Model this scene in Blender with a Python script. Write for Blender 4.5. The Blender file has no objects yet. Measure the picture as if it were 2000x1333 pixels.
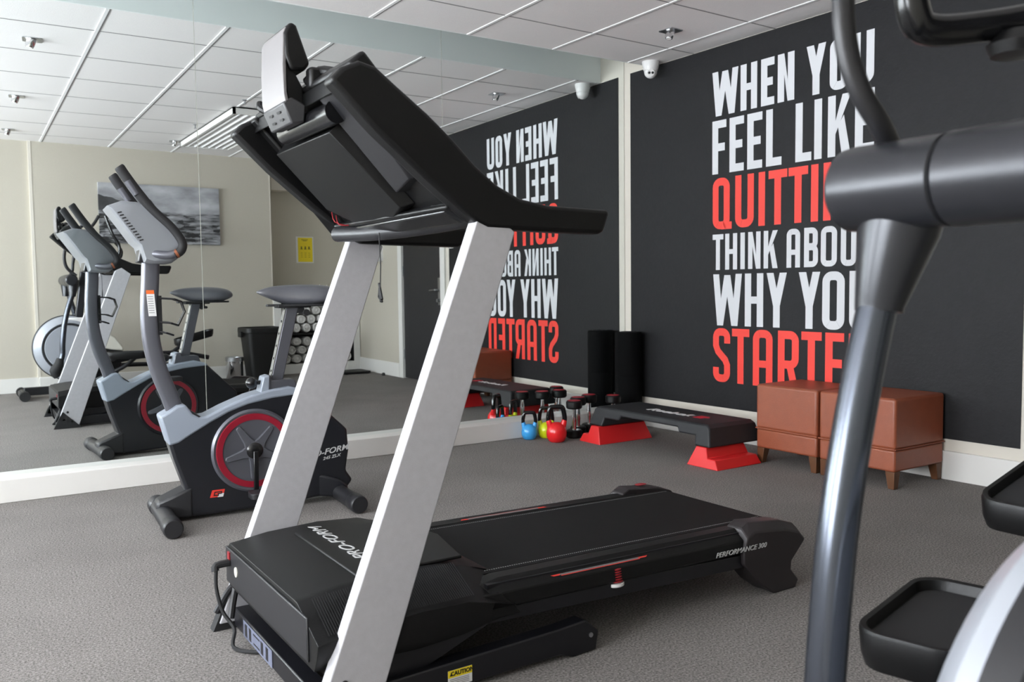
import bpy, bmesh, math, random
from mathutils import Vector, Matrix
random.seed(7)
SC = bpy.context.scene
COL = SC.collection
PI = math.pi

# ------------------------------------------------------------------ camera
cam_d = bpy.data.cameras.new('camera'); cam = bpy.data.objects.new('camera', cam_d); COL.objects.link(cam)
_R = Vector((0.83677, -0.54742, -0.01202)); _U = Vector((0.04405, 0.04541, 0.99800)); _F = Vector((0.54577, 0.83563, -0.06211))
m = Matrix(((_R.x, _U.x, -_F.x, -3.8231), (_R.y, _U.y, -_F.y, -4.4519), (_R.z, _U.z, -_F.z, 0.9209), (0, 0, 0, 1)))
cam.matrix_world = m
cam_d.sensor_width = 36; cam_d.lens = 1683.3 / 2000 * 36
cam_d.clip_start = 0.02; cam_d.clip_end = 100
cam_d.dof.use_dof = True; cam_d.dof.focus_distance = 2.9; cam_d.dof.aperture_fstop = 6.3
SC.camera = cam

# ------------------------------------------------------------------ world, daylight, exposure
W = bpy.data.worlds.new('world'); SC.world = W; W.use_nodes = True
bg = W.node_tree.nodes['Background']; bg.inputs[0].default_value = (0.80, 0.88, 1.0, 1); bg.inputs[1].default_value = 1.0

def area(name, loc, target, sx, sy, power, color):
    l = bpy.data.lights.new(name, 'AREA'); l.shape = 'RECTANGLE'; l.size = sx; l.size_y = sy
    l.energy = power; l.color = color
    o = bpy.data.objects.new(name, l); COL.objects.link(o); o.location = loc
    d = Vector(target) - Vector(loc); o.rotation_euler = d.to_track_quat('-Z', 'Y').to_euler()
    return o
# daylight through the two windows of the left wall
area('daylight_window', (-6.72, -1.15, 1.45), (-5.0, -1.15, 2.35), 1.6, 1.7, 215, (0.90, 0.95, 1.0))
area('daylight_window', (-6.72, -3.40, 1.45), (-5.0, -3.40, 2.35), 1.8, 1.7, 240, (0.90, 0.95, 1.0))

SC.view_settings.view_transform = 'Standard'
SC.view_settings.look = 'None'
SC.view_settings.exposure = 0.0
SC.view_settings.gamma = 1
SC.view_settings.use_curve_mapping = False
SC.cycles.max_bounces = 10
SC.cycles.diffuse_bounces = 5
SC.cycles.glossy_bounces = 6
SC.cycles.use_denoising = True

# ------------------------------------------------------------------ materials
def srgb(c):
    if isinstance(c, str):
        c = [int(c[i:i + 2], 16) / 255 for i in (0, 2, 4)]
    return tuple((x / 12.92 if x <= 0.04045 else ((x + 0.055) / 1.055) ** 2.4) for x in c)

def mat(name, col, rough=0.5, metal=0.0, spec=0.5, noise=0.0, nscale=40, bump=0.0, bscale=200, coat=0.0, trans=0.0, stretch=None):
    M = bpy.data.materials.new(name); M.use_nodes = True
    nt = M.node_tree; b = nt.nodes['Principled BSDF']
    c = srgb(col)
    b.inputs['Base Color'].default_value = (*c, 1)
    b.inputs['Roughness'].default_value = rough
    b.inputs['Metallic'].default_value = metal
    b.inputs['Specular IOR Level'].default_value = spec
    b.inputs['Coat Weight'].default_value = coat
    b.inputs['Transmission Weight'].default_value = trans
    tc = nt.nodes.new('ShaderNodeTexCoord'); vec = tc.outputs['Object']
    if stretch:
        mp = nt.nodes.new('ShaderNodeMapping'); mp.inputs['Scale'].default_value = stretch
        nt.links.new(vec, mp.inputs[0]); vec = mp.outputs[0]
    if noise:
        n = nt.nodes.new('ShaderNodeTexNoise'); n.inputs['Scale'].default_value = nscale; n.inputs['Detail'].default_value = 4
        nt.links.new(vec, n.inputs['Vector'])
        r = nt.nodes.new('ShaderNodeMapRange'); r.inputs[1].default_value = 0.25; r.inputs[2].default_value = 0.75
        r.inputs[3].default_value = 1 - noise; r.inputs[4].default_value = 1 + noise
        nt.links.new(n.outputs[0], r.inputs[0])
        mx = nt.nodes.new('ShaderNodeVectorMath'); mx.operation = 'SCALE'; mx.inputs[0].default_value = c
        nt.links.new(r.outputs[0], mx.inputs['Scale']); nt.links.new(mx.outputs[0], b.inputs['Base Color'])
    if bump:
        n2 = nt.nodes.new('ShaderNodeTexNoise'); n2.inputs['Scale'].default_value = bscale; n2.inputs['Detail'].default_value = 3
        nt.links.new(vec, n2.inputs['Vector'])
        bp = nt.nodes.new('ShaderNodeBump'); bp.inputs['Strength'].default_value = bump; bp.inputs['Distance'].default_value = 0.003
        nt.links.new(n2.outputs[0], bp.inputs['Height']); nt.links.new(bp.outputs[0], b.inputs['Normal'])
    return M

M_carpet = mat('carpet', '817d7a', 0.95, spec=0.1, noise=0.70, nscale=175, bump=0.8, bscale=420)
def carpet_more(M):
    nt = M.node_tree; b = nt.nodes['Principled BSDF']
    old = b.inputs['Base Color'].links[0].from_socket
    tc = nt.nodes.new('ShaderNodeTexCoord')
    n = nt.nodes.new('ShaderNodeTexNoise'); n.inputs['Scale'].default_value = 3.0; n.inputs['Detail'].default_value = 5
    nt.links.new(tc.outputs['Object'], n.inputs['Vector'])
    r = nt.nodes.new('ShaderNodeMapRange'); r.inputs[1].default_value = 0.3; r.inputs[2].default_value = 0.7
    r.inputs[3].default_value = 0.93; r.inputs[4].default_value = 1.06
    nt.links.new(n.outputs[0], r.inputs[0])
    mx = nt.nodes.new('ShaderNodeVectorMath'); mx.operation = 'SCALE'
    nt.links.new(old, mx.inputs[0]); nt.links.new(r.outputs[0], mx.inputs['Scale']); nt.links.new(mx.outputs[0], b.inputs['Base Color'])
carpet_more(M_carpet)
M_wall = mat('beige_wallpaper', 'bdb7aa', 0.75, spec=0.3, noise=0.02, nscale=120, bump=0.25, bscale=300)
M_cream = mat('cream_paint', 'd5cfc4', 0.6, spec=0.3)
M_white = mat('white_gloss_paint', 'dedcd8', 0.4, noise=0.01, nscale=6)
M_ceil = mat('ceiling_tile', 'f0edec', 0.9, spec=0.1, noise=0.015, nscale=90, bump=0.3, bscale=160)
M_bar = mat('ceiling_bar', 'f2f1f1', 0.5)
M_joint_shade = mat('ceiling_joint_shade', '8e8c8c', 0.8)  # grey for the thin joints and for the shadow line painted beside the bars
M_fascia = mat('fascia_paint', 'eef1f0', 0.7)
M_mural = mat('mural_black', '1e1e20', 0.55, spec=0.25, noise=0.10, nscale=30, bump=0.35, bscale=60)
M_mwhite = mat('mural_white', 'd9dade', 0.5)
M_mred = mat('mural_red', 'ee4136', 0.5)
M_mirror = mat('mirror_glass', (0.955, 0.972, 0.970), 0.0, metal=1.0)
M_edge = mat('mirror_edge', 'a9aba2', 0.3)
M_door = mat('door_dark', '262527', 0.5, noise=0.08, nscale=20)
M_steel = mat('satin_steel', 'b9bbbe', 0.28, metal=1.0)
M_chrome = mat('chrome', 'e6e6e8', 0.08, metal=1.0)
M_blk = mat('black_plastic', '0a0a0b', 0.42, spec=0.32, noise=0.06, nscale=60, bump=0.12, bscale=500)
M_blkg = mat('black_gloss_plastic', '131315', 0.22)
M_dkg = mat('dark_grey_plastic', '1f1f22', 0.45)
M_belt = mat('running_belt', '111112', 0.7, spec=0.2, noise=0.15, nscale=500, bump=0.4, bscale=700)
M_silver = mat('silver_upright_paint', 'b6b5b9', 0.45, metal=0.1, noise=0.05, nscale=55, bump=0.1, bscale=400)
M_tmsteel = mat('black_powder_coat', '101015', 0.38)
M_redstrip = mat('red_strip', 'd63a30', 0.4)
M_greystrip = mat('grey_strip', '747172', 0.4)
M_redrub = mat('red_cushion_rubber', '8f1f26', 0.4)
M_wplas = mat('white_plastic', 'e4e3e2', 0.35)
M_label = mat('white_label', 'dcdcdc', 0.5)
M_yel = mat('yellow_print', 'e8cf1c', 0.5)
M_txt = mat('grey_lettering', 'b8b8b8', 0.45)
M_txtd = mat('dim_grey_lettering', '6b6a6c', 0.45)
M_ink = mat('black_ink', '151515', 0.6)
M_inkg = mat('olive_ink', '5d5a1c', 0.6)
M_bgrey = mat('bike_light_grey', '8b939f', 0.35)
M_bpost = mat('bike_post_grey', '5f6067', 0.35, metal=0.45)
M_bblk = mat('bike_black_shell', '1a1b20', 0.30)
M_bred = mat('bike_red_ring', '86182a', 0.3)
M_bdisc = mat('bike_disc_grey', '6f747b', 0.32, metal=0.35)
M_seat = mat('saddle_vinyl', '4c4d53', 0.28, coat=0.2)
M_rub = mat('black_rubber', '19191b', 0.7)
M_ellsil = mat('elliptical_silver', 'a6aab2', 0.3, metal=0.2)
M_elltube = mat('elliptical_tube', '4c5058', 0.22, metal=0.75)
M_ellhub = mat('elliptical_joint_grey', '2b2c30', 0.30, metal=0.35)
M_cream2 = mat('ivory_plastic', 'c9c6bb', 0.4)
M_leather = mat('tan_leather', '8f4c33', 0.38, noise=0.07, nscale=25, bump=0.35, bscale=350)
M_wood = mat('walnut_leg', '5d3a22', 0.4, noise=0.15, nscale=30)
M_riser = mat('red_riser_plastic', 'd52527', 0.4, bump=0.1, bscale=400)
M_step = mat('step_platform_plastic', '1f2023', 0.55, bump=0.3, bscale=500)
M_foam = mat('black_foam', '070708', 0.85, spec=0.12, bump=0.3, bscale=300)
M_kbb = mat('blue_vinyl', '3f9fe0', 0.25)
M_kby = mat('lime_vinyl', 'c8d11a', 0.25)
M_kbr = mat('red_vinyl', 'dd2226', 0.22)
M_kbh = mat('gloss_black_handle', '0e0e10', 0.12)
M_dbred = mat('dumbbell_red_ring', 'a01c2c', 0.4)
M_towel = mat('white_towel', 'd6d3d0', 0.95, spec=0.05, noise=0.05, nscale=80, bump=1.0, bscale=160)
M_bin = mat('bin_black', '0e0e0e', 0.55)
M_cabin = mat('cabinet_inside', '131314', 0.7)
M_glass = mat('clear_glass', 'ffffff', 0.03, trans=1.0)
M_bottle = mat('purple_bottle', '6b5f9a', 0.2)
M_orange = mat('orange_label', 'e2682a', 0.5)
M_sock = mat('grey_metal_plate', '9a9ea2', 0.35, metal=0.8)

# ------------------------------------------------------------------ mesh helpers
def nbm(): return bmesh.new()
def face(bm, pts):
    vs = [bm.verts.new(p) for p in pts]
    try: return bm.faces.new(vs)
    except ValueError: return None
def box(bm, a, b):
    x0, y0, z0 = a; x1, y1, z1 = b
    v = [bm.verts.new(p) for p in ((x0,y0,z0),(x1,y0,z0),(x1,y1,z0),(x0,y1,z0),(x0,y0,z1),(x1,y0,z1),(x1,y1,z1),(x0,y1,z1))]
    for f in ((0,3,2,1),(4,5,6,7),(0,1,5,4),(1,2,6,5),(2,3,7,6),(3,0,4,7)): bm.faces.new([v[i] for i in f])
    return bm
def loft(bm, rings, cap=True, closed=True):
    R = [[bm.verts.new(p) for p in r] for r in rings]
    n = len(R[0])
    for a, b in zip(R, R[1:]):
        for i in range(n if closed else n - 1):
            j = (i + 1) % n
            bm.faces.new((a[i], a[j], b[j], b[i]))
    if cap:
        bm.faces.new(list(reversed(R[0]))); bm.faces.new(R[-1])
    return bm
def ext_y(bm, prof, y0, y1, s1=1.0):
    """profile of (x,z) extruded along y"""
    loft(bm, [[(x, y0, z) for x, z in prof], [(x, y1, z) for x, z in prof]]); return bm
def ext_x(bm, prof, x0, x1):
    loft(bm, [[(x0, y, z) for y, z in prof], [(x1, y, z) for y, z in prof]]); return bm
def ext_z(bm, prof, z0, z1):
    loft(bm, [[(x, y, z0) for x, y in prof], [(x, y, z1) for x, y in prof]]); return bm
def frame_of(d, up=Vector((0, 0, 1))):
    d = d.normalized()
    if abs(d.dot(up)) > 0.98: up = Vector((0, 0, 1)) if abs(d.z) < 0.9 else Vector((0, 1, 0))
    a = d.cross(up).normalized(); b = a.cross(d).normalized()
    return a, b
def smooth_path(pts, n=6):
    P = [Vector(p) for p in pts]; out = []
    for i in range(len(P) - 1):
        p0 = P[max(i - 1, 0)]; p1 = P[i]; p2 = P[i + 1]; p3 = P[min(i + 2, len(P) - 1)]
        for k in range(n):
            t = k / n
            out.append(0.5 * ((2 * p1) + (-p0 + p2) * t + (2 * p0 - 5 * p1 + 4 * p2 - p3) * t * t + (-p0 + 3 * p1 - 3 * p2 + p3) * t ** 3))
    out.append(P[-1]); return out
def tube(bm, pts, r, seg=14, smooth=0, flat=1.0, up=Vector((0, 1, 0))):
    if smooth:
        m_ = len(pts); P = smooth_path(pts, smooth)
        if isinstance(r, (list, tuple)):
            rr = []
            for i in range(m_ - 1):
                for k in range(smooth): rr.append(r[i] + (r[i + 1] - r[i]) * k / smooth)
            rr.append(r[-1]); r = rr
    else: P = [Vector(p) for p in pts]
    if not isinstance(r, (list, tuple)): r = [r] * len(P)
    rings = []; a = b = None
    for i, p in enumerate(P):
        d = (P[min(i + 1, len(P) - 1)] - P[max(i - 1, 0)]).normalized()
        if a is None: a, b = frame_of(d, up)
        else:
            a = (a - d * a.dot(d)).normalized(); b = a.cross(d).normalized() * (1 if a.cross(d).dot(b) > 0 else -1)
        rings.append([p + a * (math.cos(t) * r[i]) + b * (math.sin(t) * r[i] * flat) for t in (2 * PI * k / seg for k in range(seg))])
    loft(bm, rings); return bm
def rtube(bm, pts, w, h, up=Vector((0, 1, 0))):
    """rectangular bar: w along 'a' (perp to up), h along b"""
    P = [Vector(p) for p in pts]; rings = []
    for i, p in enumerate(P):
        d = (P[min(i + 1, len(P) - 1)] - P[max(i - 1, 0)]).normalized()
        a, b = frame_of(d, up)
        rings.append([p + a * sx * w / 2 + b * sy * h / 2 for sx, sy in ((-1, -1), (1, -1), (1, 1), (-1, 1))])
    loft(bm, rings); return bm
def lathe(bm, prof, origin=(0, 0, 0), axis=(0, 0, 1), seg=32):
    """prof: (radius, height) along axis"""
    ax = Vector(axis).normalized(); o = Vector(origin); a, b = frame_of(ax, Vector((0, 0, 1)) if abs(ax.z) < 0.9 else Vector((0, 1, 0)))
    rings = [[o + ax * h + a * (math.cos(t) * max(r, 1e-4)) + b * (math.sin(t) * max(r, 1e-4)) for t in (2 * PI * k / seg for k in range(seg))] for r, h in prof]
    loft(bm, rings); return bm
def cyl(bm, p0, p1, r, seg=24, r1=None):
    return tube(bm, [p0, p1], [r, r if r1 is None else r1], seg)
def rrect(w, h, r, n=4, cx=0, cy=0):
    out = []
    for sx, sy, a0 in ((1, 1, 0), (-1, 1, 90), (-1, -1, 180), (1, -1, 270)):
        for k in range(n + 1):
            a = math.radians(a0 + 90 * k / n)
            out.append((cx + sx * (w / 2 - r) + r * math.cos(a), cy + sy * (h / 2 - r) + r * math.sin(a)))
    return out
def sphere(bm, c, r, seg=20, rings=12, sc=(1, 1, 1)):
    prof = []
    R = []
    for i in range(rings + 1):
        th = PI * i / rings
        R.append([(c[0] + sc[0] * max(r * math.sin(th), 1e-4) * math.cos(2 * PI * k / seg), c[1] + sc[1] * max(r * math.sin(th), 1e-4) * math.sin(2 * PI * k / seg), c[2] - sc[2] * r * math.cos(th)) for k in range(seg)])
    loft(bm, R); return bm

def thing(name, label, cat, loc=(0, 0, 0), rotz=0, group=None):
    o = bpy.data.objects.new(name, None); COL.objects.link(o); o.empty_display_size = 0.05
    o.location = loc; o.rotation_euler = (0, 0, rotz)
    o['label'] = label; o['category'] = cat
    if group: o['group'] = group
    return o
def base_of(p):
    """world location of the thing's empty: meshes are written in coordinates shifted by it"""
    while p.parent: p = p.parent
    return p.location if p.type == 'EMPTY' else Vector((0, 0, 0))
def obj(name, bm, m_, parent=None, bev=0, seg=2, smooth=True, world=True, label=None, angle=35, sub=0):
    bmesh.ops.remove_doubles(bm, verts=bm.verts, dist=1e-6)
    bmesh.ops.recalc_face_normals(bm, faces=bm.faces)
    me = bpy.data.meshes.new(name)
    if parent and world:
        L = base_of(parent)
        bmesh.ops.translate(bm, verts=bm.verts, vec=-L)
    bm.to_mesh(me); bm.free()
    if isinstance(m_, (list, tuple)):
        for q in m_: me.materials.append(q)
    else: me.materials.append(m_)
    if smooth:
        me.shade_smooth(); me.set_sharp_from_angle(angle=math.radians(angle))
    o = bpy.data.objects.new(name, me); COL.objects.link(o)
    if parent: o.parent = parent
    if sub:
        s = o.modifiers.new('s', 'SUBSURF'); s.levels = sub; s.render_levels = sub
    if bev:
        b = o.modifiers.new('b', 'BEVEL'); b.width = bev; b.segments = seg; b.limit_method = 'ANGLE'; b.angle_limit = math.radians(40); b.harden_normals = False
    if label: o['label'] = label
    return o
def struct(name, bm, m_, parent=None, **k):
    o = obj(name, bm, m_, parent, **k)
    if not parent: o['kind'] = 'structure'
    return o
def tag(o, label, cat, group=None):
    o['label'] = label; o['category'] = cat
    if group: o['group'] = group
    return o
def text_obj(name, s, size, M4, m_, parent, shear=0.0, xs=1.0, bold=0.0, depth=0.0006, label=None):
    """flat lettering on a surface; M4 maps text x,y,z to world"""
    cu = bpy.data.curves.new(name, 'FONT'); cu.body = s; cu.size = size; cu.shear = shear; cu.offset = bold
    cu.extrude = depth; cu.align_x = 'CENTER'; cu.align_y = 'CENTER'; cu.resolution_u = 3
    tmp = bpy.data.objects.new('tmp', cu); COL.objects.link(tmp)
    dg = bpy.context.evaluated_depsgraph_get(); dg.update()
    me = bpy.data.meshes.new_from_object(tmp.evaluated_get(dg)); bpy.data.objects.remove(tmp); 
    me.name = name
    me.transform(Matrix.Diagonal((xs, 1, 1, 1))); me.transform(M4)
    if parent: me.transform(Matrix.Translation(-base_of(parent)))
    me.materials.clear(); me.materials.append(m_)
    o = bpy.data.objects.new(name, me); COL.objects.link(o)
    if parent: o.parent = parent
    if label: o['label'] = label
    return o
def basis(o, ex, ey):
    ex = Vector(ex).normalized(); ey = Vector(ey); ey = (ey - ex * ey.dot(ex)).normalized(); ez = ex.cross(ey)
    return Matrix(((ex.x, ey.x, ez.x, o[0]), (ex.y, ey.y, ez.y, o[1]), (ex.z, ey.z, ez.z, o[2]), (0, 0, 0, 1)))

# ------------------------------------------------------------------ the room
H = 2.319; AL = 0.02655; SA, CA = math.sin(AL), math.cos(AL)
def mu(t, z, off=0.0):          # point on the mural wall: t metres from the corner, off metres into the room
    return (t * SA - off * CA, -t * CA - off * SA, z)
def mbox(bm, t0, t1, z0, z1, o0, o1):
    v = [bm.verts.new(mu(t, z, o)) for t, z, o in ((t0,z0,o0),(t1,z0,o0),(t1,z0,o1),(t0,z0,o1),(t0,z1,o0),(t1,z1,o0),(t1,z1,o1),(t0,z1,o1))]
    for f in ((0,3,2,1),(4,5,6,7),(0,1,5,4),(1,2,6,5),(2,3,7,6),(3,0,4,7)): bm.faces.new([v[i] for i in f])
    return bm

XL = -6.80
struct('floor', box(nbm(), (XL - 0.1, -6.2, -0.05), (0.5, 0.12, 0.0)), M_carpet, smooth=False)
# ceiling slab stops short of the mirror
YE = -0.256
bm = nbm(); box(bm, (XL, -5.3, H), (0.35, YE - 0.012, H + 0.03)); struct('ceiling', bm, M_ceil, smooth=False)
bm = nbm(); box(bm, (XL, YE - 0.012, H - 0.001), (0.35, YE, H + 0.20)); struct('trim_1', bm, M_fascia, smooth=False)
bm = nbm(); box(bm, (XL, YE - 0.02, H + 0.20), (0.35, 0.12, H + 0.33)); struct('trim_2', bm, M_fascia, smooth=False)
# ceiling grid: bars with a painted grey shadow line one way, thin joints the other
MD, CD = 0.01246, 0.02334
bm = nbm(); bmg = nbm()
for k in range(0, 12):
    x0 = -0.1936 - k * 0.5809
    def P(y, dx=0): return x0 + dx - math.sin(MD) * 0 + (-y) * math.sin(MD) 
    for (d0, d1, zz, B) in ((-0.013, 0.004, H - 0.004, bm), (0.004, 0.013, H - 0.002, bmg)):  # bar, then a grey strip that stands in for its shadow
        ya, yb = YE - 0.012, -5.2
        ext = [(P(ya, d0), ya), (P(ya, d1), ya), (P(yb, d1), yb), (P(yb, d0), yb)]
        ext_z(B, ext, zz, H + 0.001)
for j in range(0, 9):
    y0 = -0.6209 - j * 0.6
    xa, xb = XL, 0.3
    ext_z(bmg, [(xa, y0 + xa * math.sin(CD) - 0.004), (xb, y0 + xb * math.sin(CD) - 0.004), (xb, y0 + xb * math.sin(CD) + 0.004), (xa, y0 + xa * math.sin(CD) + 0.004)], H - 0.0015, H + 0.001)
struct('trim_3', bm, M_bar, smooth=False); struct('trim_4', bmg, M_joint_shade, smooth=False)

# mirror wall, its white ledge and the mirrors
struct('wall_mirror_side', box(nbm(), (XL, 0.007, 0), (0.5, 0.12, H + 0.33)), M_cream, smooth=False)
struct('baseboard_mirror_side', box(nbm(), (XL, -0.1016, 0), (mu(0.1, 0)[0] , 0.007, 0.104)), M_white, bev=0.003)
mir_labels = ['tall frameless mirror panel meeting the black mural wall in the corner',
              'tall frameless mirror panel behind the treadmill console and exercise bike saddle',
              'tall frameless mirror panel behind the bike handlebars, showing the framed seascape',
              'tall frameless mirror panel farthest from the mural, beyond the left edge of the picture']
xs_m = [0.0, -1.3785, -2.7555, -4.1325, XL]
for i in range(4):
    a, b = xs_m[i + 1] + 0.0012, xs_m[i] - (0.004 if i == 0 else 0.0012)
    t = thing('wall_mirror', mir_labels[i], 'mirror', ((a + b) / 2, 0.0, 0.104))
    obj('mirror_glass', box(nbm(), (a, 0.0, 0.1045), (b, 0.005, H + 0.199)), M_mirror, t, smooth=False)
    obj('glass_edge', box(nbm(), (a - 0.0026, -0.0004, 0.1045), (a + 0.0002, 0.005, H + 0.199)), M_edge, t, smooth=False)

# mural wall with door opening
D0, D1, DH = 2.70, 3.58, 2.06
bm = nbm(); mbox(bm, -0.1, D0, 0, H + 0.32, -0.12, 0); mbox(bm, D1, 5.35, 0, H + 0.32, -0.12, 0); mbox(bm, D0, D1, DH, H + 0.32, -0.12, 0)
struct('wall_right', bm, M_cream, smooth=False)
bm = nbm(); mbox(bm, 3.69, 5.2, 0, H, 0, 0.004); struct('trim_5', bm, M_wall, smooth=False)
bm = nbm(); mbox(bm, 0.07, D0 - 0.09, 0, 0.135, 0, 0.018); struct('baseboard_right', bm, M_white, bev=0.003)
bm = nbm(); mbox(bm, D1 + 0.1, 4.78, 0, 0.145, 0.004, 0.02); struct('baseboard_right_far', bm, M_white, bev=0.003)
# door
door = bpy.data.objects.new('door_1', None); COL.objects.link(door); door.location = mu((D0 + D1) / 2, 0); door['kind'] = 'structure'
obj('door_leaf', mbox(nbm(), D0 + 0.006, D1 - 0.006, 0.008, DH - 0.005, -0.045, -0.005), M_door, door, smooth=False)
bm = nbm(); mbox(bm, D0 - 0.085, D0 + 0.004, 0, DH + 0.08, -0.05, 0.022); mbox(bm, D1 - 0.004, D1 + 0.085, 0, DH + 0.08, -0.05, 0.022); mbox(bm, D0 - 0.085, D1 + 0.085, DH, DH + 0.085, -0.05, 0.022)
obj('door_frame', bm, M_white, door, bev=0.003)
bm = nbm(); mbox(bm, D0 + 0.03, D0 + 0.085, 0.76, 1.02, -0.006, 0.004)
hp = obj('handle_plate', bm, M_steel, door, bev=0.002)
bm = nbm(); cyl(bm, mu(D0 + 0.057, 0.905, 0.0), mu(D0 + 0.057, 0.905, 0.055), 0.011); tube(bm, [mu(D0 + 0.05, 0.905, 0.052), mu(D0 + 0.13, 0.902, 0.052), mu(D0 + 0.17, 0.900, 0.05)], 0.009)
obj('door_handle', bm, M_steel, hp)
bm = nbm(); cyl(bm, mu(D0 + 0.057, 0.805, 0.0), mu(D0 + 0.057, 0.805, 0.03), 0.017); obj('thumb_turn', bm, M_steel, hp)
for z in (0.25, 1.1, 1.85):
    obj('hinge', mbox(nbm(), D1 - 0.012, D1 + 0.003, z - 0.05, z + 0.05, -0.004, 0.006), M_steel, door)

# back wall with the picture, niche with the towel cabinet
WA = -0.04868
def bk(x): return -4.82208 + math.tan(WA) * x
def bwall(bm, x0, x1, z0, z1, o0, o1):   # offsets toward the room are positive
    ext_z(bm, [(x0, bk(x0) + o0), (x1, bk(x1) + o0), (x1, bk(x1) + o1), (x0, bk(x0) + o1)], z0, z1); return bm
XC = -0.88
struct('wall_back', bwall(nbm(), -3.14, XC, 0, H + 0.02, -0.12, 0.0), M_wall, smooth=False)
struct('wall_back_left', bwall(nbm(), XL, -3.14, 0, H + 0.02, -0.14, -0.03), M_wall, smooth=False)
struct('trim_6', bwall(nbm(), -3.15, -3.125, 0.13, H, -0.03, 0.003), M_cream, smooth=False)
struct('trim_7', bwall(nbm(), XC - 0.004, XC + 0.006, 0.13, H, -0.12, 0.003), M_cream, smooth=False)
struct('baseboard_back', bwall(nbm(), -3.14, XC, 0, 0.135, 0, 0.016), M_white, bev=0.003)
struct('baseboard_back_left', bwall(nbm(), XL, -3.14, 0, 0.135, -0.03, -0.012), M_white, bev=0.003)
YN = -5.2
struct('wall_niche_side', box(nbm(), (XC - 0.1, YN - 0.1, 0), (XC, bk(XC) - 0.12, H + 0.02)), M_wall, smooth=False)
struct('wall_niche_back', box(nbm(), (XC - 0.1, YN - 0.1, 0), (0.4, YN, H + 0.02)), M_wall, smooth=False)
struct('trim_8', box(nbm(), (XC + 0.10, YN, 2.03), (0.14, YN + 0.16, H)), M_cream, smooth=False)
# left wall with two windows
bm = nbm()
wins = ((-2.0, -0.3), (-4.3, -2.5)); zb, zt = 0.58, 2.3
box(bm, (XL - 0.12, -5.1, 0), (XL, 0.12, zb)); box(bm, (XL - 0.12, -5.1, zt), (XL, 0.12, H + 0.33))
box(bm, (XL - 0.12, -0.3, zb), (XL, 0.12, zt)); box(bm, (XL - 0.12, -2.5, zb), (XL, -2.0, zt)); box(bm, (XL - 0.12, -5.1, zb), (XL, -4.3, zt))
struct('wall_left', bm, M_wall, smooth=False)
for i, (y0, y1) in enumerate(wins):
    w = bpy.data.objects.new('window_%d' % (i + 1), None); COL.objects.link(w); w['kind'] = 'structure'; w.location = (XL, (y0 + y1) / 2, zb)
    bm = nbm()
    for a, b in (((y0, zb), (y0 + 0.05, zt)), ((y1 - 0.05, zb), (y1, zt)), ((y0, zb), (y1, zb + 0.05)), ((y0, zt - 0.05), (y1, zt)), (((y0 + y1) / 2 - 0.025, zb), ((y0 + y1) / 2 + 0.025, zt))):
        box(bm, (XL - 0.09, a[0], a[1]), (XL - 0.04, b[0], b[1]))
    obj('window_frame', bm, M_white, w, smooth=False)
    obj('window_pane', box(nbm(), (XL - 0.067, y0 + 0.05, zb + 0.05), (XL - 0.063, y1 - 0.05, zt - 0.05)), M_glass, w, smooth=False)
    obj('window_sill', box(nbm(), (XL - 0.12, y0 - 0.03, zb - 0.03), (XL + 0.05, y1 + 0.03, zb)), M_white, w, bev=0.004)

# ------------------------------------------------------------------ mural
mural = thing('wall_mural', 'matt black wall mural printed with a tall white and red motivational quote', 'mural', mu(1.3, 0.19))
obj('mural_panel', mbox(nbm(), 0.062, 2.545, 0.190, H - 0.003, 0.0, 0.004), M_mural, mural, smooth=False)
SW = 0.043
def stroke(B, pts, w=SW, closed=False):
    """ribbon of width w along 2D points (mitred); B(x,y) -> world handled by caller: collects quads"""
    n = len(pts); L_, R_ = [], []
    for i in range(n):
        p = Vector(pts[i])
        if closed: a = Vector(pts[i - 1]); c = Vector(pts[(i + 1) % n])
        else: a = Vector(pts[max(i - 1, 0)]); c = Vector(pts[min(i + 1, n - 1)])
        d1 = (p - a); d2 = (c - p)
        if d1.length < 1e-9: d1 = d2
        if d2.length < 1e-9: d2 = d1
        d1.normalize(); d2.normalize()
        n1 = Vector((-d1.y, d1.x)); n2 = Vector((-d2.y, d2.x)); mm = (n1 + n2)
        mm = mm / max(mm.dot(n1), 0.25) if mm.length > 1e-6 else n1
        L_.append(p + mm * w / 2); R_.append(p - mm * w / 2)
    rng = range(n if closed else n - 1)
    for i in rng:
        j = (i + 1) % n
        B.append((L_[i], L_[j], R_[j], R_[i]))
def arc(cx, cy, rx, ry, a0, a1, n=5):
    return [(cx + rx * math.cos(math.radians(a0 + (a1 - a0) * k / n)), cy + ry * math.sin(math.radians(a0 + (a1 - a0) * k / n))) for k in range(n + 1)]
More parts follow.
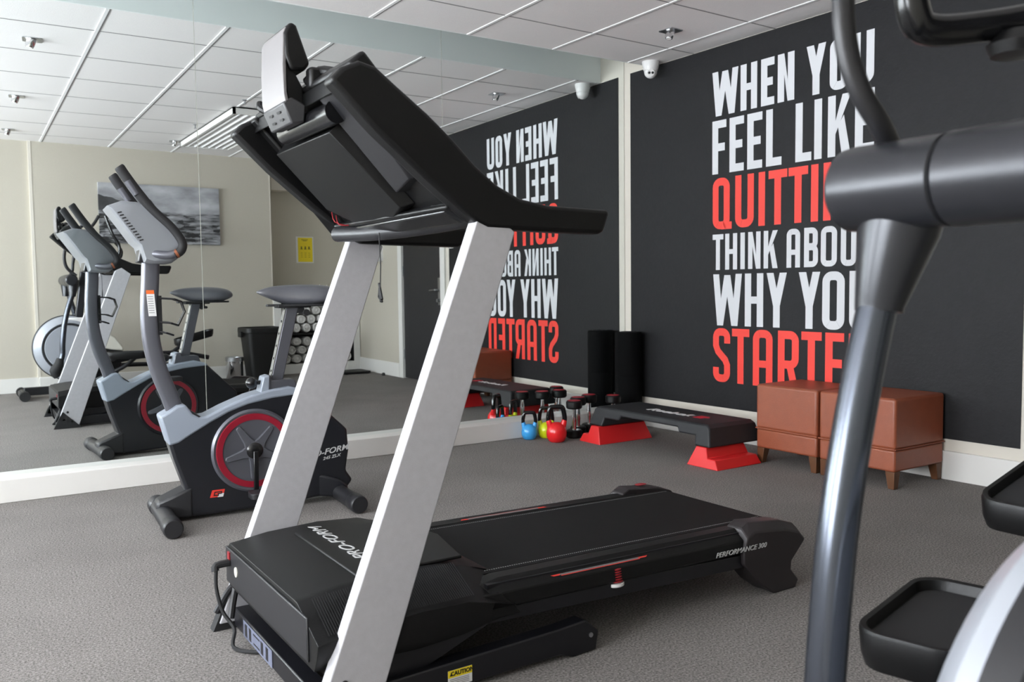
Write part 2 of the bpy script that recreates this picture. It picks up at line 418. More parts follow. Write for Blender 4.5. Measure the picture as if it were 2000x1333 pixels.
def glyph(c, w, h, s):
    """returns quads (or polygons) in a w x h cell, s = stroke width"""
    Q = []; r = min(w * 0.42, s * 1.25) - s / 2; r = max(r, 0.004)
    e = s / 2
    def bar(x0, y0, x1, y1): Q.append((Vector((x0, y0)), Vector((x1, y0)), Vector((x1, y1)), Vector((x0, y1))))
    def ring_pts(x0, y0, x1, y1):
        return arc(x1 - r, y1 - r, r, r, 0, 90) + arc(x0 + r, y1 - r, r, r, 90, 180) + arc(x0 + r, y0 + r, r, r, 180, 270) + arc(x1 - r, y0 + r, r, r, 270, 360)
    def para(x0, x1, y0, y1, sw=None):    # slanted stroke from (x0,y0) bottom-left corner to (x1,y1) top-left corner
        q = sw or s
        Q.append((Vector((x0, y0)), Vector((x0 + q, y0)), Vector((x1 + q, y1)), Vector((x1, y1))))
    if c == 'I': bar(0, 0, w, h)
    elif c == 'H': bar(0, 0, s, h); bar(w - s, 0, w, h); bar(s, h / 2 - e * .9, w - s, h / 2 + e * .9)
    elif c in 'EF':
        bar(0, 0, s, h); bar(s, h - s, w, h); bar(s, h / 2 - e, w - s * .25, h / 2 + e)
        if c == 'E': bar(s, 0, w, s)
    elif c == 'L': bar(0, 0, s, h); bar(s, 0, w, s)
    elif c == 'T': bar(0, h - s, w, h); bar(w / 2 - e, 0, w / 2 + e, h - s)
    elif c == 'N': bar(0, 0, s, h); bar(w - s, 0, w, h); Q.append((Vector((s, h)), Vector((s, h - s * 2.6)), Vector((w - s, 0)), Vector((w - s, s * 2.6))))
    elif c == 'W':
        q = s * 1.02; a = w / 4
        para(a - q / 2, 0, 0, h, q); para(a - q / 2, w / 2 - q / 2, 0, h * .98, q)
        para(3 * a - q / 2, w / 2 - q / 2, 0, h * .98, q); para(3 * a - q / 2, w - q, 0, h, q)
    elif c == 'Y':
        q = s * 1.04; bar(w / 2 - e, 0, w / 2 + e, h * .45); para(w / 2 - q / 2, 0, h * .40, h, q); para(w / 2 - q / 2, w - q, h * .40, h, q)
    elif c == 'K':
        bar(0, 0, s, h)
        Q.append((Vector((s, h * .36)), Vector((s, h * .58)), Vector((w - s * 1.1, h)), Vector((w, h))))
        Q.append((Vector((s + (w - s) * .16, h * .50)), Vector((s + (w - s) * .55, h * .66)), Vector((w, 0)), Vector((w - s * 1.12, 0))))
    elif c == 'O': stroke(Q, ring_pts(e, e, w - e, h - e), s, True)
    elif c == 'Q':
        stroke(Q, ring_pts(e, e, w - s * .35 - e, h - e), s, True); bar(w * .45, -s * .05, w, s * .95 - s * .05)
    elif c == 'U': stroke(Q, [(e, h)] + arc(e + r, e + r, r, r, 180, 270) + arc(w - e - r, e + r, r, r, 270, 360) + [(w - e, h)], s)
    elif c == 'D': bar(0, 0, s, h); stroke(Q, [(s, h - e)] + arc(w - e - r, h - e - r, r, r, 90, 0) + arc(w - e - r, e + r, r, r, 0, -90) + [(s, e)], s)
    elif c == 'A': stroke(Q, [(e, 0)] + arc(e + r, h - e - r, r, r, 180, 90) + arc(w - e - r, h - e - r, r, r, 90, 0) + [(w - e, 0)], s); bar(s, h * .33, w - s, h * .33 + s * .9)
    elif c == 'R':
        bar(0, 0, s, h); stroke(Q, [(s, h - e)] + arc(w - e - r, h - e - r, r, r, 90, 0) + arc(w - e - r, h * .42 + r, r, r, 0, -90) + [(s, h * .42)], s)
        Q.append((Vector((w * .42, h * .40)), Vector((w * .42 + s, h * .40)), Vector((w, 0)), Vector((w - s * 1.05, 0))))
    elif c == 'B':
        bar(0, 0, s, h)
        stroke(Q, [(s, h - e)] + arc(w - e - r * 1.1, h - e - r, r, r, 90, 0) + arc(w - e - r * 1.1, h * .53 + r, r, r, 0, -90) + [(s, h * .53)], s)
        stroke(Q, [(s, h * .50)] + arc(w - e - r, h * .50 - r, r, r, 90, 0) + arc(w - e - r, e + r, r, r, 0, -90) + [(s, e)], s)
    elif c == 'G':
        stroke(Q, [(w - e, h * .68)] + arc(w - e - r, h - e - r, r, r, 0, 90) + arc(e + r, h - e - r, r, r, 90, 180) + arc(e + r, e + r, r, r, 180, 270) + arc(w - e - r, e + r, r, r, 270, 360) + [(w - e, h * .5)], s)
        bar(w * .5, h * .5 - s * .4, w - s, h * .5 + s * .5)
    elif c == 'S':
        stroke(Q, [(w - e, h * .72)] + arc(w - e - r, h - e - r, r, r, 0, 90) + arc(e + r, h - e - r, r, r, 90, 180) + [(e, h * .68), (e + s * .35, h * .57), (w - e - s * .35, h * .42), (w - e, h * .32)] + arc(w - e - r, e + r, r, r, 360, 270) + arc(e + r, e + r, r, r, 270, 180) + [(e, h * .27)], s)
    return Q
LINES = [
 ('white lettering reading WHEN YOU', M_mwhite, 1.912, 2.170, .043, [('W',.774,.97),('H',.986,1.104),('E',1.131,1.222),('N',1.244,1.353),('Y',1.429,1.548),('O',1.571,1.679),('U',1.703,1.822)]),
 ('white lettering reading FEEL LIKE', M_mwhite, 1.575, 1.886, .045, [('F',.775,.882),('E',.906,1.012),('E',1.036,1.142),('L',1.168,1.273),('L',1.363,1.464),('I',1.481,1.527),('K',1.563,1.697),('E',1.720,1.827)]),
 ('red lettering reading QUITTING', M_mred, 1.250, 1.550, .045, [('Q',.779,.925),('U',.950,1.085),('I',1.118,1.163),('T',1.187,1.312),('T',1.320,1.445),('I',1.464,1.509),('N',1.540,1.672),('G',1.698,1.828)]),
 ('white lettering reading THINK ABOUT', M_mwhite, 1.010, 1.220, .031, [('T',.779,.862),('H',.876,.966),('I',.990,1.022),('N',1.046,1.134),('K',1.156,1.252),('A',1.311,1.399),('B',1.424,1.511),('O',1.528,1.625),('U',1.647,1.738),('T',1.752,1.830)]),
 ('white lettering reading WHY YOU', M_mwhite, .680, .984, .045, [('W',.784,1.002),('H',1.024,1.155),('Y',1.178,1.314),('Y',1.392,1.526),('O',1.540,1.673),('U',1.700,1.832)]),
 ('red lettering reading STARTED', M_mred, .343, .664, .045, [('S',.785,.916),('T',.930,1.058),('A',1.084,1.222),('R',1.258,1.396),('T',1.412,1.539),('E',1.561,1.673),('D',1.700,1.832)])]
for lab, M_, z0, z1, s, L_ in LINES:
    bm = nbm()
    for c, t0, t1 in L_:
        for iq, q in enumerate(glyph(c, t1 - t0, z1 - z0, s)):
            f = [mu(t0 + p.x, z0 + p.y, 0.0046 + (iq % 5) * .00018) for p in q]
            face(bm, f)
    obj('lettering_line', bm, M_, mural, smooth=False, label=lab)

# light switch on the mural next to the door
t = thing('light_switch', 'small white light switch on the black wall beside the door', 'light switch', mu(2.49, 1.285))
obj('switch_plate', mbox(nbm(), 2.455, 2.525, 1.285, 1.365, 0.004, 0.012), M_wplas, t, bev=0.002)
obj('rocker', mbox(nbm(), 2.48, 2.50, 1.31, 1.34, 0.012, 0.016), M_wplas, t)

# ------------------------------------------------------------------ canvas picture
xa, xb, za, zb_ = -2.575, -1.43, 1.395, 1.975
pic = thing('canvas_picture', 'unframed black and white canvas of a rocky shore and sea on the beige wall', 'picture', ((xa + xb) / 2, bk((xa + xb) / 2), za))
M_pic = bpy.data.materials.new('seascape_print'); M_pic.use_nodes = True
nt = M_pic.node_tree; b = nt.nodes['Principled BSDF']; b.inputs['Roughness'].default_value = 0.6
tc = nt.nodes.new('ShaderNodeTexCoord'); sep = nt.nodes.new('ShaderNodeSeparateXYZ'); nt.links.new(tc.outputs['Object'], sep.inputs[0])
def MN(op, a, b_=None, c_=None, clamp=False):
    n = nt.nodes.new('ShaderNodeMath'); n.operation = op; n.use_clamp = clamp
    for i, v in enumerate((a, b_, c_)):
        if v is None: continue
        if isinstance(v, (int, float)): n.inputs[i].default_value = v
        else: nt.links.new(v, n.inputs[i])
    return n.outputs[0]
def NO(scale, sx, sz, det=6, off=0.0):
    mp = nt.nodes.new('ShaderNodeMapping'); mp.inputs['Scale'].default_value = (sx, 1, sz); mp.inputs['Location'].default_value = (off, 0, off)
    nt.links.new(tc.outputs['Object'], mp.inputs[0])
    n = nt.nodes.new('ShaderNodeTexNoise'); n.inputs['Scale'].default_value = scale; n.inputs['Detail'].default_value = det
    nt.links.new(mp.outputs[0], n.inputs['Vector']); return n.outputs[0]
# object coordinates: x -0.57..0.57 (photo right = +x seen in the mirror), z 0..0.58
X_, Z_ = sep.outputs[0], sep.outputs[2]
sky = MN('ADD', MN('MULTIPLY', NO(3, 1, 2.2), 0.9), -0.08)
hill = MN('SUBTRACT', MN('ADD', MN('MULTIPLY', MN('ADD', X_, 0.57), -0.30), 0.50), MN('MULTIPLY', NO(7, 1, .2), 0.06))   # hill height
hillmask = MN('GREATER_THAN', hill, Z_)
sea = MN('SUBTRACT', MN('MULTIPLY', NO(9, .7, 4.5, 8), 1.15), 0.36)
rocks = MN('MULTIPLY', MN('GREATER_THAN', NO(5, .8, 2.6, 8, 3.1), 0.56), 0.16)
sea2 = MN('SUBTRACT', sea, rocks, clamp=True)
seamask = MN('LESS_THAN', Z_, MN('ADD', 0.30, MN('MULTIPLY', NO(10, 1, 1), 0.03)))
def MIX(f, a, b_):
    return MN('ADD', MN('MULTIPLY', MN('SUBTRACT', 1.0, f), a), MN('MULTIPLY', f, b_))
v = MIX(hillmask, sky, MN('MULTIPLY', NO(12, 1, 1), 0.10)); v = MIX(seamask, v, sea2)
v = MN('MAXIMUM', v, 0.02)
cmb = nt.nodes.new('ShaderNodeCombineXYZ')
for i, k in enumerate((0.97, 0.98, 1.03)): nt.links.new(MN('MULTIPLY', v, k), cmb.inputs[i])
nt.links.new(cmb.outputs[0], b.inputs['Base Color'])
bm = nbm(); ext_z(bm, [(xa, bk(xa) + 0.002), (xb, bk(xb) + 0.002), (xb, bk(xb) + 0.035), (xa, bk(xa) + 0.035)], za, zb_)
obj('canvas', bm, M_pic, pic, smooth=False)

# ------------------------------------------------------------------ posters
def notice(label, o, ex, ey, w, h):
    """o = centre on the door, ex/ey = directions as read"""
    Mx = basis(o, ex, ey); t = thing('door_notice', label, 'notice', o)
    def pb(bm): bmesh.ops.transform(bm, matrix=Mx, verts=bm.verts); return bm
    obj('paper', pb(box(nbm(), (-w/2, -h/2, .0005), (w/2, h/2, .0015))), M_label, t, smooth=False)
    obj('yellow_print', pb(box(nbm(), (-w/2 + .008, -h/2 + .012, .0015), (w/2 - .008, h/2 - .012, .0019))), M_yel, t, smooth=False)
    bm = nbm()
    for y, ww in ((.085, .06), (.07, .05), (.055, .055), (.02, .03)): box(bm, (-ww / 2, y - .002, .0019), (ww / 2, y + .002, .0022))
    box(bm, (-.008, -.035, .0019), (.008, .0, .0022)); box(bm, (-.005, -.05, .0019), (.005, -.04, .0022))
    box(bm, (-w / 2 + .012, -h / 2 + .016, .0019), (w / 2 - .012, -h / 2 + .036, .0022))
    obj('print_marks', pb(bm), M_ink, t, smooth=False)['kind'] = 'stuff'
    return t
def poster0(label, o, ex, ey, w, h):
    Mx = basis(o, ex, ey); t = thing('poster', label, 'poster', o)
    def pb(bm): bmesh.ops.transform(bm, matrix=Mx, verts=bm.verts); return bm
    obj('paper', pb(box(nbm(), (-w/2, -h/2, .0005), (w/2, h/2, .0015))), M_label, t, smooth=False)
    obj('yellow_print', pb(box(nbm(), (-w/2 + .012, -h/2 + .012, .0015), (w/2 - .022, h/2 - .012, .0019))), M_yel, t, smooth=False)
    bm = nbm()
    for y, ww in ((.115, .08), (.103, .05)): box(bm, (-ww / 2, y - .003, .0019), (ww / 2, y + .003, .0022))
    for x in (-.05, -.005, .04):
        box(bm, (x - .016, .005, .0019), (x + .014, .012, .0022)); box(bm, (x - .008, .012, .0019), (x + .008, .038, .0022))
        for y in (-.04, -.062, -.085): box(bm, (x - .012, y, .0019), (x + .01, y + .004, .0022))
    obj('print_marks', pb(bm), M_inkg, t, smooth=False)['kind'] = 'stuff'
    return t
poster0('yellow instruction poster on the beige niche wall above the towel cabinet', (-0.355, YN, 1.382), (-1, 0, 0), (0, 0, 1), 0.207, 0.302)
notice('narrow yellow notice stuck on the dark door above its handle', mu(3.26, 1.215, -0.005), (mu(0, 0)[0] - mu(1, 0)[0], mu(0, 0)[1] - mu(1, 0)[1], 0), (0, 0, 1), 0.115, 0.235)

# ------------------------------------------------------------------ towel cabinet in the niche
cab = thing('towel_cabinet', 'white open shelf cabinet in the niche filled with rolled towels', 'cabinet', (-0.38, -4.97, 0))
CX0, CX1, CY0, CY1 = XC + 0.003, 0.115, YN + 0.002, -4.765
bm = nbm(); box(bm, (CX0, CY0, 0.10), (CX0 + 0.085, CY1, 0.805)); box(bm, (CX1 - 0.075, CY0, 0.10), (CX1, CY1, 0.805)); box(bm, (CX0, CY0, 0), (CX1, CY1 - 0.005, 0.105))
obj('carcass', bm, M_white, cab, bev=0.002)
obj('worktop', box(nbm(), (CX0, CY0, 0.806), (CX1 + 0.005, CY1 + 0.02, 0.838)), M_white, cab, bev=0.003)
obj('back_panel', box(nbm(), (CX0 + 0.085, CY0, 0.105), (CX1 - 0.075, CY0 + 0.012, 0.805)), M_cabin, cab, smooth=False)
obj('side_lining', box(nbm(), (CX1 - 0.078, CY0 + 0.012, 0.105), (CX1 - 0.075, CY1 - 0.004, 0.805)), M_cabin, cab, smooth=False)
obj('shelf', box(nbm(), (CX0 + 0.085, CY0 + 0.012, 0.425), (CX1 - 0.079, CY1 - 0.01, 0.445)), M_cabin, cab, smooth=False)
def towel_mesh():
    bm = nbm(); r = 0.056; n = 26; L = 0.30
    rings = []
    for (rr, y) in ((0.006, -0.004), (0.016, 0.0), (0.020, 0.007), (0.026, -0.002), (0.032, 0.004), (0.040, -0.003), (0.047, 0.002), (0.0505, 0.012), (0.0518, 0.10), (0.051, 0.2), (0.0515, 0.29), (0.04, 0.30), (0.01, 0.30)):
        rings.append([(rr * math.cos(2 * PI * k / n) * (1 + .045 * math.sin(3 * k)), -y, rr * math.sin(2 * PI * k / n) * (0.90 if rr > .03 else 1)) for k in range(n)])
    loft(bm, rings); 
    return bm
first = None; tw = 0
def place_towel(x, y, z, a, label, grp):
    global first
    if first is None:
        o = obj('rolled_towel', towel_mesh(), M_towel, None); first = o
    else:
        o = first.copy(); COL.objects.link(o)
    o.location = (x, y, z); o.rotation_euler = (0, a, 0)
    tag(o, label, 'towel', grp); return o
x0, x1 = CX0 + 0.085 + 0.058, CX1 - 0.079 - 0.06
for row, zz in enumerate((0.105 + 0.0555, 0.105 + 0.151, 0.105 + 0.2465)):
    n = 7 if row % 2 == 0 else 6
    if row == 2: n = 6
    for k in range(n):
        off = (x1 - x0) / 12 if row % 2 else 0
        place_towel(x0 + off + k * (x1 - x0) / 6, CY1 - 0.03 + random.uniform(-.008, .008), zz, random.choice((0, PI/2, PI, -PI/2)), 'white rolled towel in the pile on the lower cabinet shelf', 'rolled towels on the lower shelf')
for row, zz in enumerate((0.445 + 0.0555, 0.445 + 0.151, 0.445 + 0.2465)):
    n = 7 if row % 2 == 0 else 6
    if row == 2: n = 5
    for k in range(n):
        off = (x1 - x0) / 12 if row % 2 else 0
        place_towel(x0 + off + k * (x1 - x0) / 6, CY1 - 0.035 + random.uniform(-.01, .01), zz, random.choice((0, PI/2, PI, -PI/2)), 'white rolled towel in the pile on the upper cabinet shelf', 'rolled towels on the upper shelf')
# bottle and glasses on the worktop
t = thing('spray_bottle', 'small purple labelled bottle on the right end of the towel cabinet', 'bottle', (0.045, -4.84, 0.838))
obj('bottle_body', lathe(nbm(), [(0.0, 0), (0.026, 0), (0.028, 0.01), (0.028, 0.085), (0.012, 0.105), (0.011, 0.12)], (0.045, -4.84, 0.838)), M_wplas, t)
obj('bottle_label', lathe(nbm(), [(0.0284, 0.02), (0.0288, 0.02), (0.0288, 0.075), (0.0284, 0.075)], (0.045, -4.84, 0.838)), M_bottle, t)
obj('bottle_cap', lathe(nbm(), [(0.0, 0.118), (0.014, 0.118), (0.014, 0.14), (0.006, 0.148), (0, 0.15)], (0.045, -4.84, 0.838)), M_dkg, t)
gl0 = None
for k, (x, lb) in enumerate(((-0.85, 'clear drinking glass at the picture-wall end of the cabinet top'), (-0.76, 'second clear drinking glass beside the end glass on the cabinet'), (-0.30, 'clear drinking glass near the middle of the cabinet top, left of its pair'), (-0.22, 'clear drinking glass near the middle of the cabinet top, nearer the bottle'))):
    if gl0 is None:
        gl0 = obj('drinking_glass', lathe(nbm(), [(0.0, 0), (0.028, 0), (0.034, 0.14), (0.0325, 0.14), (0.0265, 0.008), (0.0, 0.008)], (0, 0, 0)), M_glass, None); o = gl0
    else: o = gl0.copy(); COL.objects.link(o)
    o.location = (x, -4.92, 0.8385); tag(o, lb, 'glass', 'drinking glasses on the cabinet')

# bins
t = thing('rubbish_bin', 'large black plastic rubbish bin standing against the beige wall', 'bin', (-1.10, -4.52, 0))
def rr_loft(cx, cy, secs, n=5):
    return [[(cx + x, cy + y, z) for x, y in rrect(w, d, r, n)] for (w, d, r, z) in secs]
bm = nbm(); loft(bm, rr_loft(-1.10, -4.52, [(.27, .26, .04, 0), (.36, .33, .05, .49), (.355, .325, .05, .49), (.26, .25, .04, .02)]))
obj('bin_body', bm, M_bin, t)
bm = nbm(); loft(bm, rr_loft(-1.10, -4.52, [(.365, .335, .05, .485), (.405, .375, .06, .49), (.40, .37, .06, .535), (.37, .34, .05, .54), (.35, .32, .05, .535), (.35, .32, .05, .49)]))
obj('bin_rim', bm, M_bin, t)
bm = nbm(); box(bm, (-1.325, -4.57, .44), (-1.295, -4.47, .50)); obj('bin_handle', bm, M_bin, t, bev=.006)
t = thing('pedal_bin', 'small chrome waste bin beside the black rubbish bin', 'bin', (-1.385, -4.50, 0))
obj('bin_drum', lathe(nbm(), [(0, 0), (.082, 0), (.085, .012), (.085, .20)], (-1.385, -4.50, 0)), M_chrome, t)
obj('bin_top', lathe(nbm(), [(.086, .198), (.091, .20), (.091, .235), (.083, .243), (.073, .238), (.070, .20)], (-1.385, -4.50, 0)), M_steel, t)

# soap dispenser
t = thing('soap_dispenser', 'white wall mounted soap dispenser beside the dark door', 'soap dispenser', mu(4.12, 1.21))
bm = nbm(); loft(bm, [[mu(4.12 + x, z, 0.004 + y) for x, z in rrect(w, h, .02, 3, 0, 1.31)] for (w, h, y) in ((.105, .19, 0), (.105, .19, .06), (.085, .165, .09))])
obj('dispenser_body', bm, M_wplas, t)
obj('dispenser_button', mbox(nbm(), 4.095, 4.145, 1.215, 1.245, .085, .1), M_greystrip, t, bev=.003)
t = thing('floor_scale', 'flat black bathroom scale lying on the carpet before the cabinet', 'scale', (-0.13, -4.42, 0))
bm = nbm(); ext_z(bm, rrect(.32, .30, .03, 4, -0.13, -4.42), 0.006, 0.028); obj('scale_platform', bm, M_blk, t, bev=.004)
for sx in (-1, 1):
    for sy in (-1, 1): obj('foot', box(nbm(), (-0.13 + sx * .12 - .015, -4.42 + sy * .11 - .015, 0), (-0.13 + sx * .12 + .015, -4.42 + sy * .11 + .015, .007)), M_rub, t)
o = obj('door_stop', lathe(nbm(), [(0, 0), (.018, 0), (.018, .02), (.012, .03), (0, .032)], mu(3.95, 0, .08)), M_rub, None)
tag(o, 'small black round door stop on the floor by the door frame', 'door stop')

# ------------------------------------------------------------------ ceiling fittings
def downlight(x, y, a, label):
    t = thing('downlight', label, 'ceiling light', (x, y, H), a, 'recessed spotlights in the ceiling')
    bm = nbm(); ext_z(bm, rrect(.10, .10, .012, 3, x, y), H - .004, H + .001); obj('face_plate', bm, M_steel, t, bev=.001)
    bm = nbm(); tube(bm, [(x, y, H + .002), (x - .012, y, H - .03), (x - .016, y, H - .045)], [.024, .024, .020], 20); obj('spot_lamp', bm, M_chrome, t)
    bm = nbm(); cyl(bm, (x - .0155, y, H - .043), (x - .0163, y, H - .047), .015, 16); obj('lens', bm, M_wplas, t)
downlight(-0.435, -0.896, .1, 'square chrome spotlight in the ceiling in front of the mural, by the corner')
downlight(-3.37, -1.044, .1, 'square chrome spotlight in the left ceiling row, nearest the mirror')
downlight(-3.351, -2.665, .1, 'square chrome spotlight in the left ceiling row, middle of three')
downlight(-3.327, -4.129, .1, 'square chrome spotlight in the left ceiling row, by the back wall')
downlight(-1.985, -4.06, .1, 'square chrome spotlight near the seascape canvas and the louvre light')
t = thing('louvre_light', 'white surface mounted fluorescent light with long louvre slats on the ceiling', 'ceiling light', (-1.72, -3.1, H))
LX0, LX1, LY0, LY1, LZ = -1.95, -1.50, -4.02, -2.24, H - .055
bm = nbm()
box(bm, (LX0, LY0, LZ), (LX0 + .02, LY1, H - .005)); box(bm, (LX1 - .02, LY0, LZ), (LX1, LY1, H - .005)); box(bm, (LX0, LY0, LZ), (LX1, LY0 + .02, H - .005)); box(bm, (LX0, LY1 - .02, LZ), (LX1, LY1, H - .005)); box(bm, (LX0, LY0, H - .012), (LX1, LY1, H - .005))
obj('housing', bm, M_white, t, smooth=False)
for k in range(6):
    x = LX0 + .065 + k * .064
    bm = nbm(); ext_y(bm, [(x - .018, H - .013), (x + .018, H - .013), (x + .004, LZ + .004), (x - .004, LZ + .004)], LY0 + .02, LY1 - .02); obj('louvre_slat', bm, M_chrome if 0 else M_bar, t, smooth=False)
for k, (x, y, lb) in enumerate(((-1.936, -1.983, 'small sprinkler head on the ceiling ahead of the louvre light'), (-2.02, -3.132, 'small sprinkler head on the ceiling beside the louvre light'))):
    t = thing('sprinkler_head', lb, 'sprinkler', (x, y, H), 0, 'ceiling sprinkler heads')
    obj('sprinkler_body', lathe(nbm(), [(0, 0), (.018, 0), (.018, -.004), (.006, -.008), (.006, -.03), (0, -.03)], (x, y, H), (0, 0, 1), 16), M_steel, t)
    obj('deflector', lathe(nbm(), [(0, -.03), (.013, -.03), (.013, -.033), (0, -.033)], (x, y, H), (0, 0, 1), 16), M_steel, t)
# dome security camera
t = thing('security_camera', 'white dome security camera on the ceiling by the mural corner', 'security camera', (-0.08, -0.345, H))
c0 = (-0.08, -0.345, H)
obj('mount', lathe(nbm(), [(0, 0), (.054, 0), (.054, -.008), (.050, -.034), (0, -.034)], c0, (0, 0, 1), 32), M_wplas, t)
obj('collar', lathe(nbm(), [(.0, -.034), (.049, -.034), (.044, -.055), (.030, -.062), (0, -.062)], c0, (0, 0, 1), 32), M_wplas, t)
bm = nbm(); sphere(bm, (c0[0], c0[1], H - .062), .041, 28, 16); ball = obj('eyeball', bm, M_wplas, t)
d = (Vector((-3.0, -3.8, 0.6)) - Vector((c0[0], c0[1], H - .062))).normalized()
bc = Vector((c0[0], c0[1], H - .062))
bm = nbm(); cyl(bm, bc + d * .034, bc + d * .0405, .022, 24); fc = obj('face_disc', bm, M_wplas, ball)
sd = d.cross(Vector((0, 0, 1))).normalized()
for s_, mm_ in ((-1, M_ink), (1, M_dkg)):
    bm = nbm(); q = bc + d * .040 + sd * (s_ * .0105); cyl(bm, q, q + d * .002, .0078, 20); obj('camera_lens', bm, mm_, fc)

# ------------------------------------------------------------------ ottomans
def ottoman(x0, x1, y0, y1, zt, label):
    t = thing('ottoman', label, 'ottoman', ((x0 + x1) / 2, (y0 + y1) / 2, 0), 0, 'tan leather ottomans against the mural wall')
    bm = nbm(); box(bm, (x0, y0, .178), (x1, y1, zt)); body = obj('upholstery', bm, M_leather, t, bev=.014, seg=4)
    bm = nbm(); box(bm, (x0 + .002, y0 + .002, .078), (x1 - .002, y1 - .002, .176)); obj('base_band', bm, M_leather, t, bev=.010, seg=3)
    bm = nbm(); box(bm, (x0 + .008, y0 + .008, .172), (x1 - .008, y1 - .008, .182)); obj('seam_shadow_gap', bm, M_wood, t)
    bm = nbm()
    for (ax, ay, bx, by) in ((x0, y0, x1, y0), (x1, y0, x1, y1), (x1, y1, x0, y1), (x0, y1, x0, y0)): tube(bm, [(ax, ay, .180), (bx, by, .180)], .0035, 8)
    obj('piping', bm, M_leather, t)
    for sx, xx in ((1, x0), (-1, x1)):
        for sy, yy in ((1, y0), (-1, y1)):
            bm = nbm(); w = .046; cx, cy = xx + sx * .028, yy + sy * .028
            def sq(c_x, c_y, w_, z): return [(c_x - w_ / 2, c_y - w_ / 2, z), (c_x + w_ / 2, c_y - w_ / 2, z), (c_x + w_ / 2, c_y + w_ / 2, z), (c_x - w_ / 2, c_y + w_ / 2, z)]
            loft(bm, [sq(cx - sx * .006, cy - sy * .006, .030, 0), sq(cx, cy, w, .079)]); obj('leg', bm, M_wood, t, bev=.002)
ottoman(-.340, .015, -1.800, -1.425, .408, 'tan leather cube ottoman beside the black step, nearer the corner')
ottoman(-.345, .040, -2.215, -1.815, .408, 'tan leather cube ottoman behind the elliptical arm, farther from the step')

# ------------------------------------------------------------------ aerobic step on red risers
def riser(ys, x0, x1, label):
    """ys: (outer foot y, lip y, top outer y, top inner y, inner foot y)"""
    t = None
    a, b_, c_, d_, e_ = ys
    prof = [(a, 0), (a + (b_ - a) * .35, .048), (b_, .048), (c_, .100), (d_, .100), (e_, 0)]
    bm = nbm(); ins = [0, .012, .012, .026, .026, 0]
    loft(bm, [[(x0 + i_, y, z) for (y, z), i_ in zip(prof, ins)], [(x1 - i_, y, z) for (y, z), i_ in zip(prof, ins)]])
    o = obj('step_riser', bm, M_riser, None, bev=.004)
    tag(o, label, 'step riser', 'red risers under the black step'); return o
riser((-.385, -.455, -.468, -.535, -.580), -.695, -.285, 'red plastic riser under the corner end of the black step')
riser((-1.475, -1.395, -1.375, -1.305, -1.262), -.675, -.350, 'red plastic riser under the black step end nearest the ottomans')
st = thing('aerobic_step', 'long black exercise step platform resting on two red risers', 'exercise step', (-.47, -.92, .1))
bm = nbm()
prof = [(-.43, .101), (-.455, .195), (-.475, .212), (-1.355, .212), (-1.378, .195), (-1.405, .101), (-1.30, .101), (-1.29, .150), (-1.17, .150), (-1.155, .175), (-.70, .175), (-.685, .150), (-.56, .150), (-.55, .101)]
xo = lambda z: .0 if z > .2 else (.212 - z) * .26 + .004
rows_ = []
N_ = len(prof)
loft(bm, [[(-.625 - xo(z), y, z) for y, z in prof], [(-.295 + xo(z), y, z) for y, z in prof]])
stp = obj('platform', bm, M_step, st, bev=.010, seg=3)
bm = nbm(); face(bm, [(-.595, -.50, .2128), (-.325, -.50, .2128), (-.325, -1.33, .2128), (-.595, -1.33, .2128)])
bmesh.ops.solidify(bm, geom=bm.faces[:], thickness=.001)
obj('grip_surface', bm, M_step, st, smooth=False)
text_obj('brand_lettering', 'Reebok', .088, basis((-.475, -.93, .2142), (0, -1, 0), (1, 0, 0)), M_label, st, shear=.25, xs=1.25, bold=.002, label='white lettering')
bm = nbm()
for k in range(3): ext_z(bm, [(-.505 + k * .026, -1.135), (-.490 + k * .026, -1.135), (-.490 + k * .026, -1.20 - (.02 if k == 1 else 0)), (-.505 + k * .026, -1.195)], .2140, .2152)
obj('brand_emblem', bm, mat('emblem_red', 'c32236', .4), st, smooth=False, label='red emblem')

# ------------------------------------------------------------------ kettlebells
def kettlebell(x, y, r, h, ang, Mb, label):
    t = thing('kettlebell', label, 'kettlebell', (x, y, 0), 0, 'coloured kettlebells by the mirror')
    prof = [(0, 0), (r * .62, 0), (r * .80, r * .14), (r * .98, r * .55), (r, r * .95), (r * .93, r * 1.35), (r * .72, r * 1.68), (r * .35, r * 1.9), (0, r * 1.95)]
    obj('weight', lathe(nbm(), prof, (x, y, 0), (0, 0, 1), 36), Mb, t, angle=60)
    dx, dy = math.cos(ang), math.sin(ang); w = r * .72
    def HP(u, z): return (x + dx * u, y + dy * u, z)
    zt = h - r * .16
    bm = nbm()
    for s in (-1, 1): tube(bm, [HP(s * w * .72, r * 1.25), HP(s * w * 1.02, r * 1.95), HP(s * w * 1.08, r * 2.2)], [r * .38, r * .27, r * .21], 16, 3)
    obj('coloured_shoulders', bm, Mb, t, angle=60)
    bm = nbm(); tube(bm, [HP(-w * 1.06, r * 2.0), HP(-w * 1.1, r * 2.45), HP(-w * .85, zt - r * .12), HP(-w * .4, zt), HP(w * .4, zt), HP(w * .85, zt - r * .12), HP(w * 1.1, r * 2.45), HP(w * 1.06, r * 2.0)], r * .235, 14, 5)
    obj('handle', bm, M_kbh, t, angle=60)
A_ = -.56
kettlebell(-.905, -.165, .048, .170, A_, M_kbb, 'small light blue kettlebell with black handle, nearest the treadmill')
kettlebell(-.795, -.185, .050, .190, A_, M_kby, 'lime yellow kettlebell standing between the blue and red ones')
kettlebell(-.825, -.335, .061, .218, A_, M_kbr, 'larger red kettlebell with black handle in front of the others')

